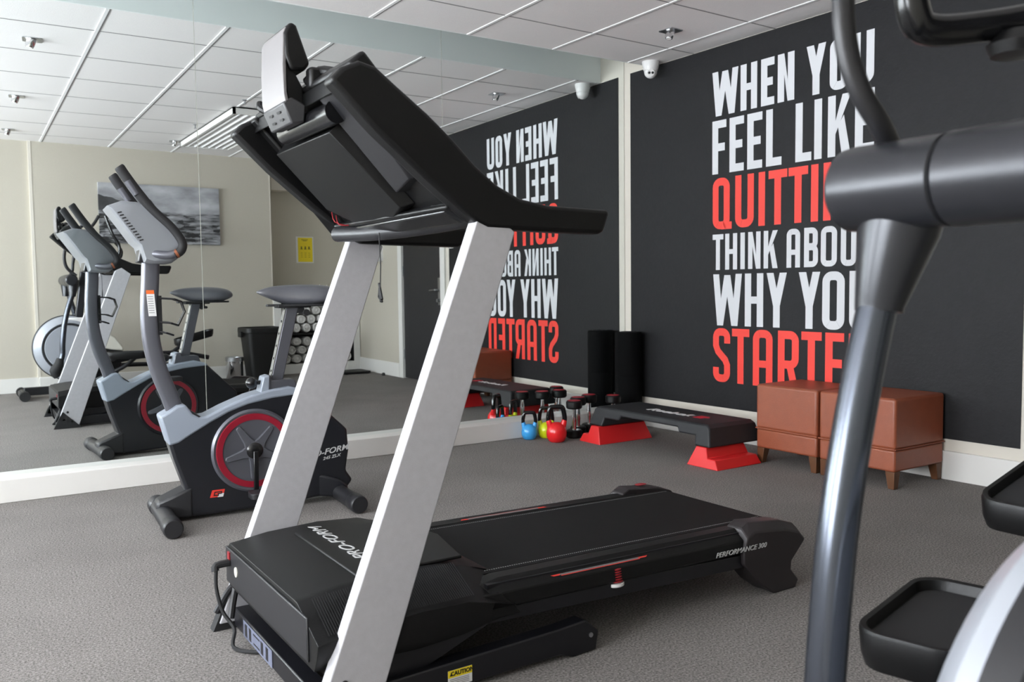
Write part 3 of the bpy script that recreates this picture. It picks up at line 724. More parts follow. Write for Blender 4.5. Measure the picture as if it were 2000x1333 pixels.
# ------------------------------------------------------------------ dumbbells (standing on end)
def dumbbell(x, y, h, r, tilt, label):
    t = thing('dumbbell', label, 'dumbbell', (x, y, 0), 0, 'black and chrome dumbbells standing on end')
    hh = .050
    def head(z0): return lathe(nbm(), [(0, z0), (r * .86, z0), (r, z0 + .008), (r, z0 + hh - .008), (r * .86, z0 + hh), (0, z0 + hh)], (x, y, 0), (0, 0, 1), 28)
    for z0 in (0, h - hh):
        hd = obj('head', head(z0), M_blk, t)
        if z0: obj('red_ring', lathe(nbm(), [(r * .55, h), (r * .80, h), (r * .80, h + .0012), (r * .55, h + .0012)], (x, y, 0), (0, 0, 1), 28), M_dbred, hd)
    obj('grip', lathe(nbm(), [(.013, hh), (.011, hh + .015), (.0145, h * .42), (.0150, h * .5), (.0145, h * .58), (.011, h - hh - .015), (.013, h - hh)], (x, y, 0), (0, 0, 1), 24), M_chrome, t, angle=60)
dumbbell(-.655, -.285, .228, .049, 0, 'black rubber dumbbell standing on end, frontmost beside the red kettlebell')
dumbbell(-.555, -.195, .232, .050, 0, 'black rubber dumbbell standing on end, second from the red kettlebell')
dumbbell(-.440, -.160, .236, .050, 0, 'black rubber dumbbell standing on end, between step and black foam rolls')
dumbbell(-.360, -.300, .240, .048, 0, 'black rubber dumbbell standing on end, behind the near corner of the step')

# ------------------------------------------------------------------ foam rolls
def roll(x, y, r, h, label):
    t = thing('foam_roll', label, 'foam roll', (x, y, 0))
    obj('roll', lathe(nbm(), [(0, 0), (r * .97, 0), (r, .006), (r, h * .535), (r * .985, h * .54), (r, h * .545), (r, h - .012), (r * .95, h - .002), (r * .5, h), (0, h - .004)], (x, y, 0), (0, 0, 1), 40), M_foam, t)
    bm = nbm(); tube(bm, [(x + (.012 + k * .0022) * math.cos(k * .5), y + (.012 + k * .0022) * math.sin(k * .5), h) for k in range(26)], .0018, 6); obj('spiral_end', bm, M_rub, t)
roll(-.098, -.145, .088, .622, 'tall black foam roll standing in the corner between mirror and mural')

# ------------------------------------------------------------------ TREADMILL
YC = -2.45
tm = thing('treadmill', 'black treadmill with two silver slanted uprights and a large console', 'treadmill', (-2.45, YC, 0))
# uprights
def upright(y0, y1):
    bm = nbm()
    top = [(-2.840, 1.085), (-2.742, 1.048)]; 
    pr_ = [(-3.246, 0.020), (-2.842, 1.070), (-2.800, 1.090), (-2.742, 1.046), (-3.100, 0.036), (-3.105, 0.020)]
    ext_y(bm, pr_, y0, y1); return bm
for ya, yb in ((-2.778, -2.815), (-2.070, -2.107)):
    u = obj('upright', upright(ya, yb), M_silver, tm, bev=.003)
    bm = nbm(); ext_y(bm, [(-3.262, 0), (-3.240, .050), (-3.205, .115), (-3.190, .10), (-3.09, .0)], ya + .004 if ya > -2.5 else ya - .0, yb + .006)
    obj('foot_cap', bm, M_rub, tm)
    for (x, z) in ((-3.200, .060), (-3.150, .045), (-3.175, .110)):
        sgn = 1 if ya > -2.5 else -1
        yo = ya if sgn > 0 else yb
        bm = nbm(); cyl(bm, (x, yo - .001 * sgn, z), (x, yo + .004 * sgn, z), .008, 12); obj('bolt', bm, M_rub, u)
# base frame
bm = nbm(); rtube(bm, [(-3.185, -2.107, .035), (-3.185, -2.778, .035)], .045, .05, Vector((0, 0, 1)))
bf = obj('base_crossbar', bm, M_tmsteel, tm, bev=.004)
bm = nbm(); box(bm, (-3.2090, -2.44, .012), (-3.2084, -2.20, .056)); obj('white_warning_label', bm, mat('printed_label_grey', '666a7c', .5), bf, smooth=False, label='white printed label on the front bar')
bm = nbm()
for y in (-2.225, -2.26, -2.36, -2.40): box(bm, (-3.2096, y - .010, .018), (-3.2091, y + .008, .05))
box(bm, (-3.2096, -2.34, .020), (-3.2091, -2.29, .024)); box(bm, (-3.2096, -2.34, .044), (-3.2091, -2.29, .048))
obj('label_print', bm, M_dkg, bf, smooth=False)
def rail(y0, y1):
    bm = nbm(); ext_y(bm, [(-3.16, .012), (-3.16, .068), (-2.60, .080), (-2.52, .086), (-2.478, .050), (-2.487, .004), (-2.56, .0), (-2.60, .014)], y0, y1); return bm
for ya, yb, nm in ((-2.735, -2.780, 'near'), (-2.110, -2.150, 'far')):
    rl = obj('base_rail', rail(ya, yb), M_tmsteel, tm, bev=.004)
    bm = nbm(); cyl(bm, (-2.505, yb + .002, .045), (-2.505, yb - .003, .045), .006, 12); obj('rail_screw', bm, M_steel, rl)
    if nm == 'near':
        bm = nbm(); box(bm, (-2.915, yb - .0006, .018), (-2.852, yb - .0001, .056)); lb = obj('caution_label', bm, M_label, rl, smooth=False, label='white and yellow caution label')
        bm = nbm(); box(bm, (-2.915, yb - .0010, .039), (-2.852, yb - .0006, .056)); obj('yellow_band', bm, M_yel, lb, smooth=False)
        text_obj('caution_word', 'CAUTION', .0135, basis((-2.878, yb - .0012, .0475), (1, 0, 0), (0, 0, 1)), M_ink, lb, bold=.0004)
        bm = nbm(); face(bm, [(-2.911, yb - .0012, .043), (-2.902, yb - .0012, .043), (-2.9065, yb - .0012, .052)]); obj('warning_triangle', bm, M_ink, lb, smooth=False)
        bm = nbm()
        for k in range(4): box(bm, (-2.910, yb - .0010, .022 + k * .004), (-2.860, yb - .0006, .0232 + k * .004))
        obj('fine_print', bm, M_txtd, lb, smooth=False)
# motor hood
bm = nbm()
hood_secs = []
for x, zt, hw, hb, zb_ in ((-3.222, .248, .345, .318, .130), (-3.12, .262, .345, .318, .125), (-2.98, .268, .345, .318, .120), (-2.86, .262, .338, .315, .125), (-2.785, .240, .325, .31, .135), (-2.72, .218, .315, .305, .140)):
    hood_secs.append([(x, YC + hw, zt - .030), (x, YC + hw - .035, zt), (x, YC + .20, zt + .0), (x, YC - .20, zt + .0), (x, YC - hw + .125, zt), (x, YC - hw - .0, zt - .055), (x, YC - hw + .01, zb_ + .03), (x, YC - hb + .0, zb_), (x, YC + hb, zb_), (x, YC + hw - .01, zb_ + .03)])
loft(bm, hood_secs)
hood = obj('motor_hood', bm, M_blk, tm, bev=.005, angle=25)
bm = nbm(); ext_z(bm, [(-3.07, YC + .235), (-2.80, YC + .20), (-2.76, YC + .0), (-2.80, YC - .20), (-3.07, YC - .20)], .262, .2695)
obj('hood_panel', bm, M_blk, hood, bev=.003)
text_obj('hood_lettering', 'PRO-FORM', .046, basis((-3.005, YC + .080, .2702), (0, 1, 0), (-1, 0, 0)), M_txt, hood, shear=.35, xs=1.5, label='grey brand lettering')
bm = nbm()
for k in range(64):
    x = -3.195 + k * .0055
    z_ = .2425 + min(k, 30) * .0005
    face(bm, [(x, YC - .235, z_ + .0125), (x + .0022, YC - .235, z_ + .0125), (x + .0022, YC - .335, z_ - .0365), (x, YC - .335, z_ - .0365)])
obj('vent_grooves', bm, M_rub, hood, smooth=False)
# front face of the hood: open recess with switch, socket and cable
bm = nbm(); box(bm, (-3.2265, YC - .29, .140), (-3.2215, YC + .335, .236)); ff = obj('hood_front', bm, M_dkg, tm, bev=.003)
bm = nbm(); box(bm, (-3.230, YC + .290, .208), (-3.226, YC + .306, .228)); obj('power_switch', bm, M_redrub, ff)
bm = nbm(); cyl(bm, (-3.2265, YC + .235, .19), (-3.229, YC + .235, .19), .013, 16); obj('round_breaker', bm, M_cream2, ff)
bm = nbm(); tube(bm, [(-3.228, YC + .295, .200), (-3.262, YC + .295, .198), (-3.266, YC + .29, .185)], .010, 10, 3); obj('plug', bm, M_rub, ff)
bm = nbm(); tube(bm, [(-3.264, YC + .29, .19), (-3.266, YC + .285, .14), (-3.255, YC + .27, .08), (-3.235, YC + .24, .04), (-3.25, YC + .19, .010), (-3.20, YC + .13, .008), (-3.13, YC + .10, .010), (-3.06, YC + .16, .008)], .005, 8, 5); obj('power_cable', bm, M_rub, tm)
bm = nbm(); tube(bm, [(-3.25, YC + .36, .05), (-3.22, YC + .34, .11), (-3.21, YC + .31, .13), (-3.22, YC + .30, .09), (-3.23, YC + .29, .05)], .009, 8, 5)
obj('cable_loom', bm, M_dkg, tm)
# running deck
def deck_z(x): return .218 - (x + 2.75) * .020
x0, x1 = -2.78, -1.76
bm = nbm(); hw = .285
loft(bm, [[(x, YC - hw, z - .075), (x, YC + hw, z - .075), (x, YC + hw, z - .004), (x, YC - hw, z - .004)] for x, z in ((x0, deck_z(x0)), (x1, deck_z(x1)))])
obj('deck_board', bm, M_tmsteel, tm)
bm = nbm(); hw = .222
secs = [[(x, YC - hw, z - .002), (x, YC + hw, z - .002), (x, YC + hw, z + .0015), (x, YC - hw, z + .0015)] for x, z in ((-2.79, deck_z(-2.79)), (-1.735, deck_z(-1.735)), (-1.715, deck_z(-1.715) - .006), (-1.702, deck_z(-1.7) - .024), (-1.705, deck_z(-1.7) - .045))]
loft(bm, secs); belt = obj('running_belt', bm, M_belt, tm)
bm = nbm()
for s in (-1, 1):
    for k in range(150):
        x = -2.76 + k * .0068; z = deck_z(x) + .0022
        face(bm, [(x, YC + s * .2060, z), (x + .0035, YC + s * .2060, z), (x + .0035, YC + s * .2030, z), (x, YC + s * .2030, z)])
obj('belt_stitching', bm, M_txt, belt, smooth=False)
for s in (-1, 1):
    bm = nbm()
    secs = []
    for x in (-2.92, -2.82, -2.74, -2.3, -1.86):
        z = deck_z(x) - (.030 if x < -2.9 else .016 if x < -2.8 else 0); w0, w1 = .226, (.285 if x < -2.9 else .300 if x < -2.8 else .305)
        secs.append([(x, YC + s * w0, z - .004), (x, YC + s * w0, z + .003), (x, YC + s * .268, z + .004), (x, YC + s * w1, z - .022), (x, YC + s * (w1 + .006), z - .055), (x, YC + s * .285, z - .078)])
    loft(bm, secs); fr = obj('foot_rail', bm, M_blk, tm, bev=.003)
    bm = nbm()
    xa_, xb_ = (-2.60, -2.28) if s < 0 else (-2.555, -2.235)
    # accent strip lies along the outer slope of the rail
    def SP(x, q): # q 0..1 across slope
        z = deck_z(x); return (x, YC + s * (.268 + (.305 - .268) * q + .0008), z + .004 + (-.026) * q + .0010)
    if s < 0: qa, qb = .60, .70
    else: qa, qb = .10, .42
    def SP2(x, q):
        if s > 0:
            z = deck_z(x); return (x, YC + .232 + q * .030, z + .0042 + q * .001)
        return SP(x, q)
    face(bm, [SP2(xa_ + .03, qa), SP2(xb_ - .035, qa), SP2(xb_ - .03, qb), SP2(xa_ + .025, qb)]); gs = obj('grey_accent_strip', bm, M_greystrip, fr, smooth=False)
    bm = nbm()
    face(bm, [SP2(xa_, qa), SP2(xa_ + .03, qa), SP2(xa_ + .025, qb), SP2(xa_ + .008, qb)]); face(bm, [SP2(xb_ - .035, qa), SP2(xb_, qa), SP2(xb_ - .008, qb), SP2(xb_ - .03, qb)])
    n_ = 8
    face(bm, [SP2(xa_ + .03, qb - .0), SP2(xb_ - .03, qb - .0), SP2(xb_ - .03, qb + .05), SP2(xa_ + .03, qb + .05)])
    obj('red_accent_strip', bm, M_redstrip, fr, smooth=False)
    # end cap with foot
    bm = nbm()
    prof = [(-1.915, .208), (-1.885, .222), (-1.750, .208), (-1.690, .190), (-1.662, .165), (-1.668, .135), (-1.722, .085), (-1.725, .060), (-1.690, .022), (-1.705, .0), (-1.80, .0), (-1.86, .040), (-1.93, .110), (-1.93, .150)]
    ya_, yb_ = YC + s * .236, YC + s * .318
    loft(bm, [[(x, ya_, z) for x, z in prof], [(x, yb_ - s * .028, z + .002) for x, z in prof], [(x, yb_, z - (.022 if z > .15 else 0)) for x, z in prof]])
    ec = obj('rear_end_cap', bm, mat('end_cap_plastic_%d' % (s + 1), '252022', .45), tm, bev=.004)
    if s > 0:
        bm = nbm(); ext_z(bm, rrect(.042, .026, .010, 3, -1.80, YC + .275), .219, .2205); obj('red_badge', bm, M_redrub, ec)
    bm = nbm(); secs = []
    for x in (-2.80, -1.90):
        secs.append([(x, YC + s * .29, .125), (x, YC + s * .322, .125), (x, YC + s * .322, .163), (x, YC + s * .29, .163)])
    z0a, z0b = .130, .094
    secs = [[(-2.83, YC + s * .262, z0a), (-2.83, YC + s * .305, z0a), (-2.79, YC + s * .305, z0a + .040), (-2.79, YC + s * .262, z0a + .040)],
            [(-1.85, YC + s * .262, z0b), (-1.85, YC + s * .305, z0b), (-1.85, YC + s * .305, z0b + .040), (-1.85, YC + s * .262, z0b + .040)]]
    loft(bm, secs); obj('deck_side_beam', bm, M_tmsteel, tm, bev=.003)
    # red cushion
    bm = nbm(); yy = YC + s * .288
    prof = []
    for k in range(6): prof += [(.022 - k * .0010, .150 + k * .0062), (.026 - k * .0010, .1525 + k * .0062), (.026 - k * .0010, .1545 + k * .0062), (.022 - k * .001, .1560 + k * .0062)]
    lathe(bm, [(0, .148)] + prof + [(0, .190)], (-2.395, yy, 0), (0, 0, 1), 28); cu_ = obj('deck_cushion', bm, M_redrub, tm, label='dark red ribbed cushion')
    bm = nbm(); lathe(bm, [(0, .138), (.024, .138), (.028, .141), (.028, .1485), (0, .1485)], (-2.395, yy, 0), (0, 0, 1), 28); obj('cushion_cup', bm, M_wplas, cu_)
text_obj('side_lettering', 'PERFORMANCE 300', .0200, basis((-1.945, YC - .3205, .158), (1, 0, -.02), (0, 0, 1)), M_txt, tm, shear=.3, xs=1.2, bold=.0003, label='grey side lettering')
# lower side skirt of the hood
bm = nbm(); ext_y(bm, [(-3.15, .135), (-2.70, .140), (-2.76, .200), (-3.15, .205)], YC - .30, YC - .312); obj('hood_skirt', bm, M_blk, tm, bev=.003)
bm = nbm(); ext_y(bm, [(-3.10, .14), (-2.86, .13), (-2.78, .10), (-2.84, .055), (-3.05, .045), (-3.12, .06)], YC - .22, YC + .22); obj('lift_motor_frame', bm, M_tmsteel, tm)
for s in (-1, 1):
    bm = nbm(); ext_y(bm, [(-3.13, .10), (-2.80, .17), (-2.80, .13), (-2.95, .075), (-3.13, .04)], YC + s * .26, YC + s * .31); obj('lift_bracket', bm, M_tmsteel, tm)

# console arms and handles
armp = [(-3.176, 1.335), (-3.150, 1.362), (-3.112, 1.380), (-3.075, 1.372), (-3.031, 1.340), (-2.960, 1.290), (-2.898, 1.240), (-2.845, 1.190), (-2.790, 1.150), (-2.726, 1.122), (-2.650, 1.110), (-2.467, 1.106), (-2.468, 1.092), (-2.484, 1.052), (-2.500, 1.047), (-2.727, 1.050), (-2.815, 1.052), (-2.840, 1.062), (-2.875, 1.085), (-2.963, 1.150), (-3.079, 1.243)]
for s in (-1, 1):
    bm = nbm(); y0_, y1_ = YC + s * .318, YC + s * .368
    ext_y(bm, armp, y0_, y1_); obj('console_arm', bm, M_blk, tm, bev=.010, seg=3)
# console shell
bx = (-3.125, 1.372); lo = (-2.850, 1.062)
dv = Vector((lo[0] - bx[0], 0, lo[1] - bx[1])).normalized(); nv = Vector((dv.z, 0, -dv.x)).normalized()
if nv.x > 0: nv = -nv       # outward = toward the front/underside (-x,-z)
def CP(a, o, y): # a along slope 0..L, o outward
    p = Vector((bx[0], 0, bx[1])) + dv * a + nv * o; return (p.x, y, p.z)
LL = .414
def cslab(a0, a1, o0, o1, y0, y1, ch=0):
    bm = nbm()
    loft(bm, [[CP(a0, o0, y0), CP(a1, o0, y0), CP(a1, o1, y0 + ch), CP(a0, o1, y0 + ch)], [CP(a0, o0, y1), CP(a1, o0, y1), CP(a1, o1, y1 - ch), CP(a0, o1, y1 - ch)]])
    return bm
sh = obj('console_shell', cslab(-.005, LL, -.060, -.012, YC - .325, YC + .325), M_blk, tm, bev=.008)
# rim of the back
bm = nbm()
loft(bm, [[CP(0.0, -.02, YC - .34), CP(.03, .018, YC - .335), CP(.03, -.012, YC - .30)], [CP(0.0, -.02, YC + .34), CP(.03, .018, YC + .335), CP(.03, -.012, YC + .30)]])
obj('console_top_lip', bm, M_blk, tm, bev=.004)
bm = nbm()
loft(bm, [[CP(0.0, -.02, YC + .375), CP(0, .020, YC + .36), CP(0.0, .0, YC + .30), CP(0, -.03, YC + .30)], [CP(.40, -.02, YC + .375), CP(.40, .025, YC + .36), CP(.40, -.01, YC + .30), CP(.40, -.03, YC + .30)]])
obj('console_side_cheek', bm, M_blk, tm, bev=.005)
# raised back cover
bm = nbm(); loft(bm, [[CP(.095, -.012, YC + .275), CP(.095, -.012, YC - .120), CP(.345, -.012, YC - .160), CP(.385, -.012, YC + .0), CP(.36, -.012, YC + .20), CP(.30, -.012, YC + .26)],
                       [CP(.10, .028, YC + .265), CP(.10, .028, YC - .110), CP(.33, .020, YC - .145), CP(.375, .010, YC + .0), CP(.35, .012, YC + .19), CP(.29, .024, YC + .25)]])
obj('back_cover', bm, M_blkg if 0 else M_blk, tm, bev=.002)
bm = nbm(); loft(bm, [[CP(.02, -.012, YC - .14), CP(.02, -.012, YC - .29), CP(.28, -.012, YC - .27), CP(.31, -.012, YC - .17)], [CP(.03, .014, YC - .15), CP(.03, .006, YC - .275), CP(.27, .010, YC - .262), CP(.29, .020, YC - .18)]])
obj('side_cover', bm, M_dkg, tm, bev=.003)
bm = nbm(); cyl(bm, CP(.068, .014, YC + .145), CP(.068, .014, YC - .185), .026, 24); obj('hinge_roll', bm, M_blkg, tm)
bm = nbm(); loft(bm, [[CP(.355, -.010, YC + .30), CP(.355, -.010, YC - .32), CP(.414, -.03, YC - .32), CP(.414, -.03, YC + .30)], [CP(.37, .018, YC + .24), CP(.365, .016, YC - .30), CP(.41, .0, YC - .32), CP(.41, .0, YC + .28)]])
obj('console_chin', bm, M_blkg, tm, bev=.004)
bm = nbm(); tube(bm, [(-2.90, YC + .30, 1.075), (-2.86, YC + .10, 1.070), (-2.80, YC - .10, 1.078), (-2.80, YC - .32, 1.085)], .021, 16, 4); gb = obj('grip_bar', bm, M_dkg, tm)
bm = nbm(); box(bm, (-2.90, YC - .33, 1.092), (-2.74, YC + .33, 1.106)); obj('console_tray', bm, M_blk, tm, bev=.006)
bm = nbm()
for k in range(2): tube(bm, [CP(.31 + .012 * k, .01, YC + .27 - .01 * k), CP(.33 + .01 * k, .03, YC + .245 - .012 * k), CP(.36, .01, YC + .24 - .02 * k)], .0016, 6, 3)
obj('loose_wires', bm, M_redrub, tm)
# safety key cord
bm = nbm(); tube(bm, [(-2.885, YC + .055, 1.066), (-2.884, YC + .052, .98), (-2.885, YC + .055, .925)], .0016, 6); sc_ = obj('safety_cord', bm, M_rub, tm)
bm = nbm(); tube(bm, [(-2.885, YC + .062, .936), (-2.885, YC + .045, .895), (-2.885, YC + .052, .888), (-2.885, YC + .060, .92)], .0035, 6); tube(bm, [(-2.885, YC + .058, .93), (-2.885, YC + .066, .90), (-2.885, YC + .045, .888)], .0030, 6); obj('clip', bm, M_rub, sc_)
# tablet holder
hy0, hy1 = YC + .092, YC - .072
prof = [(-3.152, 1.527), (-3.143, 1.530), (-3.108, 1.440), (-3.112, 1.425), (-3.128, 1.415), (-3.160, 1.500)]
bm = nbm(); prf_outer = [(-3.158, 1.515), (-3.146, 1.528), (-3.134, 1.520), (-3.104, 1.438), (-3.118, 1.420), (-3.150, 1.418), (-3.163, 1.450), (-3.165, 1.500)]
ext_y(bm, prf_outer, hy0, hy1); th = obj('tablet_holder', bm, M_blk, tm, bev=.008, seg=3)
bm = nbm(); ext_y(bm, [(-3.1655, 1.500), (-3.160, 1.514), (-3.153, 1.512), (-3.158, 1.498), (-3.160, 1.430), (-3.160, 1.370), (-3.156, 1.350), (-3.164, 1.348), (-3.168, 1.365), (-3.169, 1.43)], hy0 - .002, hy1 + .004); obj('holder_back', bm, M_greystrip, th, bev=.002, label='light grey back plate')
bm = nbm(); ext_y(bm, [(-3.160, 1.440), (-3.158, 1.375), (-3.148, 1.330), (-3.118, 1.335), (-3.120, 1.385), (-3.150, 1.440)], hy0 - .012, hy1 + .012); obj('holder_neck', bm, M_blk, th, bev=.003)
bm = nbm(); ext_y(bm, [(-3.170, 1.345), (-3.150, 1.300), (-3.120, 1.305), (-3.115, 1.345), (-3.15, 1.36)], hy0 - .010, hy1 + .006)
hk = obj('holder_clamp', bm, mat('clamp_grey', '3e3e40', .4), th, bev=.004)
for j in range(2):
    for k in range(2):
        y = YC + .045 - k * .055; a = .010 + j * .016
        bm = nbm(); face(bm, [(-3.1712 + a * .43 + .0, y, 1.342 - a), (-3.1712 + a * .43, y - .022, 1.342 - a), (-3.1692 + a * .43 + .0, y - .022, 1.337 - a), (-3.1692 + a * .43, y, 1.337 - a)])
        obj('clamp_slot', bm, M_ink, hk, smooth=False)
bm = nbm(); box(bm, (-3.118, YC - .105, 1.375), (-3.075, YC - .070, 1.425)); obj('speaker_pod', bm, M_blk, tm, bev=.008)
bm = nbm(); tube(bm, [(-3.105, YC - .05, 1.40), (-3.09, YC - .09, 1.418), (-3.07, YC - .13, 1.41)], .012, 10, 3); obj('holder_arm', bm, M_blk, th)
bm = nbm(); tube(bm, [(-3.120, YC + .12, 1.35), (-3.15, YC + .15, 1.37), (-3.15, YC + .16, 1.385)], .010, 10, 3); obj('holder_hook', bm, M_blk, th)

# ------------------------------------------------------------------ EXERCISE BIKE
bk_ = thing('exercise_bike', 'upright exercise bike with grey post, dark saddle and red ringed disc', 'exercise bike', (-3.15, -.820, 0), math.radians(-3.5))
YB = -.820; HB = .058
# lower shell / body
body = [(-3.055, .125), (-3.095, .25), (-3.140, .425), (-3.115, .438), (-3.05, .465), (-2.98, .410), (-2.90, .440), (-2.80, .478), (-2.715, .500), (-2.63, .510), (-2.56, .492), (-2.47, .400), (-2.380, .312), (-2.375, .22), (-2.39, .130), (-2.36, .085), (-2.40, .035), (-2.60, .022), (-3.02, .012), (-3.110, .050), (-3.105, .090)]
bm = nbm(); ext_y(bm, body, YB + HB, YB - HB); shl = obj('body_shell', bm, M_bblk, bk_, bev=.012, seg=3)
# light grey top cap
cap = [(-3.143, .428), (-3.112, .310), (-3.075, .318), (-3.03, .345), (-2.95, .390), (-2.88, .425), (-2.80, .452), (-2.70, .470), (-2.62, .476), (-2.55, .480), (-2.560, .496), (-2.63, .516), (-2.715, .506), (-2.80, .486), (-2.90, .448), (-2.965, .418), (-2.995, .415), (-3.02, .432), (-3.045, .470), (-3.075, .468), (-3.11, .445)]
bm = nbm(); ext_y(bm, cap, YB + HB + .004, YB - HB - .004); obj('top_cover', bm, M_bgrey, bk_, bev=.010, seg=3)
# grey saddle-post collar
bm = nbm(); ext_y(bm, [(-2.745, .492), (-2.730, .560), (-2.700, .566), (-2.695, .545), (-2.600, .542), (-2.585, .500), (-2.66, .50)], YB + .042, YB - .042); obj('post_collar', bm, M_bpost, bk_, bev=.006)
bm = nbm(); ext_y(bm, [(-2.750, .490), (-2.733, .560), (-2.708, .567), (-2.712, .49)], YB + .030, YB - .052); obj('collar_flap', bm, M_bgrey, bk_, bev=.004)
bm = nbm(); sphere(bm, (-2.775, YB - .01, .535), .024, 20, 12); tube(bm, [(-2.78, YB - .01, .535), (-2.73, YB - .01, .535)], .009); obj('adjust_knob', bm, M_blkg, bk_)
# logo on base
bm = nbm(); e = -HB - .0015
def BL(x, z, o=0): return (x, YB - HB - .0015 - o, z)
LX, LZ_ = -2.965, .083
bm = nbm(); face(bm, [BL(LX, LZ_), BL(LX + .052, LZ_), BL(LX + .060, LZ_ + .030), BL(LX + .010, LZ_ + .030)]); lg = obj('logo_badge', bm, M_redstrip, shl, smooth=False, label='red and white emblem')
bm = nbm(); face(bm, [BL(LX + .030, LZ_ - .0005, .0006), BL(LX + .052, LZ_ - .0005, .0006), BL(LX + .056, LZ_ + .014, .0006), BL(LX + .033, LZ_ + .014, .0006)]); obj('logo_light_field', bm, M_label, lg, smooth=False)
bm = nbm()
for q in ([(.014, .006), (.030, .006), (.0305, .010), (.015, .010)], [(.014, .006), (.018, .006), (.022, .022), (.018, .022)], [(.018, .019), (.046, .019), (.047, .023), (.019, .023)], [(.030, .012), (.046, .012), (.047, .016), (.031, .016)], [(.043, .012), (.047, .012), (.049, .023), (.045, .023)], [(.030, .003), (.034, .003), (.037, .016), (.033, .016)]):
    face(bm, [BL(LX + a, LZ_ + b2, .0012) for a, b2 in q])
obj('logo_marks', bm, M_ink, lg, smooth=False)
Mt = basis((-2.480, YB - HB - .0012, .220), (1, 0, .13), (0, 0, 1))
text_obj('body_lettering', 'PRO-FORM', .034, Mt, M_txt, shl, shear=.35, xs=1.2, bold=.0006, label='silver lettering')
text_obj('body_lettering', '245 ZLX', .018, basis((-2.455, YB - HB - .0012, .196), (1, 0, .13), (0, 0, 1)), M_txt, shl, shear=.35, xs=1.2, bold=.0003, label='small silver model lettering')
# disc, ring, spokes, crank on both sides
DX, DZ = -2.785, .262
for s in (-1, 1):
    ys_ = YB + s * HB
    ax = (0, s, 0)
    bm = nbm(); lathe(bm, [(.150, -.004), (.168, -.002), (.172, .010), (.163, .020), (.152, .016)], (DX, ys_, DZ), ax, 56); obj('disc_surround', bm, M_bblk if s > 0 else M_bpost, bk_)
    bm = nbm(); lathe(bm, [(.128, .004), (.128, .020), (.152, .022), (.155, .014), (.155, .0)], (DX, ys_, DZ), ax, 56); dr = obj('red_ring', bm, M_bred, bk_)
    bm = nbm(); lathe(bm, [(0, .0), (.130, .0), (.130, .010), (.100, .014), (0, .016)], (DX, ys_, DZ), ax, 56); dc = obj('crank_disc', bm, M_bdisc, bk_)
    for k in range(5):
        a = math.radians(90 + 33 + 72 * k)
        ca_, sa_ = math.cos(a), math.sin(a)
        bm = nbm()
        def SPK(u, w_, o): return (DX + u * ca_ - w_ * sa_, ys_ + s * o, DZ + u * sa_ + w_ * ca_)
        loft(bm, [[SPK(.015, -.034, .012), SPK(.048, -.021, .012), SPK(.118, -.013, .012), SPK(.124, 0, .012), SPK(.118, .013, .012), SPK(.048, .021, .012), SPK(.015, .034, .012)],
                  [SPK(.015, -.030, .024), SPK(.048, -.016, .024), SPK(.115, -.009, .021), SPK(.120, 0, .021), SPK(.115, .009, .021), SPK(.048, .016, .024), SPK(.015, .030, .024)]])
        obj('spoke', bm, M_bpost, dc, bev=.0015)
    bm = nbm(); lathe(bm, [(0, .015), (.034, .015), (.036, .022), (.028, .030), (.012, .034), (0, .034)], (DX, ys_, DZ), ax, 32); obj('crank_hub', bm, M_blkg, bk_)
    pz = DZ - s * -1 * 0
    down = -1 if s < 0 else 1
    px_, pz_ = DX + down * -.004 * 1 + .01 * down, DZ + down * .165
    bm = nbm(); rtube(bm, [(DX, ys_ + s * .040, DZ), (px_, ys_ + s * .055, pz_)], .020, .012, Vector((0, 1, 0))); ck = obj('crank_arm', bm, M_blkg, bk_, bev=.003)
    bm = nbm(); ext_z(bm, rrect(.082, .085, .02, 4, px_, ys_ + s * .110), pz_ - .012, pz_ + .012); cyl(bm, (px_, ys_ + s * .045, pz_), (px_, ys_ + s * .12, pz_), .007, 12); obj('pedal', bm, M_dkg, ck, bev=.003)
# stabilisers
def stab(x, y0, y1, r):
    bm = nbm(); cyl(bm, (x, y0, r + .004), (x, y1, r + .004), r, 28); o = obj('stabiliser', bm, M_dkg, bk_)
    for ya, yb in ((y0, y0 + (.07 if y0 < y1 else -.07)), (y1, y1 - (.07 if y0 < y1 else -.07))):
        bm = nbm(); sgn = 1 if ya > yb else -1
        lathe(bm, [(0, .002), (r * .95, .002), (r * 1.08, -.004), (r * 1.10, -.012), (r * 1.10, -.075), (r * 1.02, -.08), (0, -.08)], (x, ya, r * 1.10), (0, sgn, 0), 28); obj('stabiliser_cap', bm, M_dkg, o)
stab(-3.140, YB + .165, YB - .300, .034)
stab(-2.425, YB + .145, YB - .325, .034)
bm = nbm(); loft(bm, [[(-3.168, YB + .046, .050), (-3.168, YB - .046, .050), (-3.162, YB - .046, .086), (-3.162, YB + .046, .086)], [(-3.10, YB + .060, .014), (-3.10, YB - .060, .014), (-3.10, YB - .060, .110), (-3.10, YB + .060, .110)], [(-3.03, YB + .062, .014), (-3.03, YB - .062, .014), (-3.03, YB - .062, .138), (-3.03, YB + .062, .138)]])
obj('front_foot_shell', bm, M_dkg, bk_, bev=.010)
bm = nbm(); loft(bm, [[(-2.52, YB + .055, .03), (-2.52, YB - .055, .03), (-2.52, YB - .055, .13), (-2.52, YB + .055, .13)], [(-2.43, YB + .075, .02), (-2.43, YB - .085, .02), (-2.43, YB - .085, .10), (-2.43, YB + .075, .10)], [(-2.385, YB + .07, .025), (-2.385, YB - .08, .025), (-2.39, YB - .08, .07), (-2.39, YB + .07, .07)]])
obj('rear_foot_shell', bm, M_bblk, bk_, bev=.010)
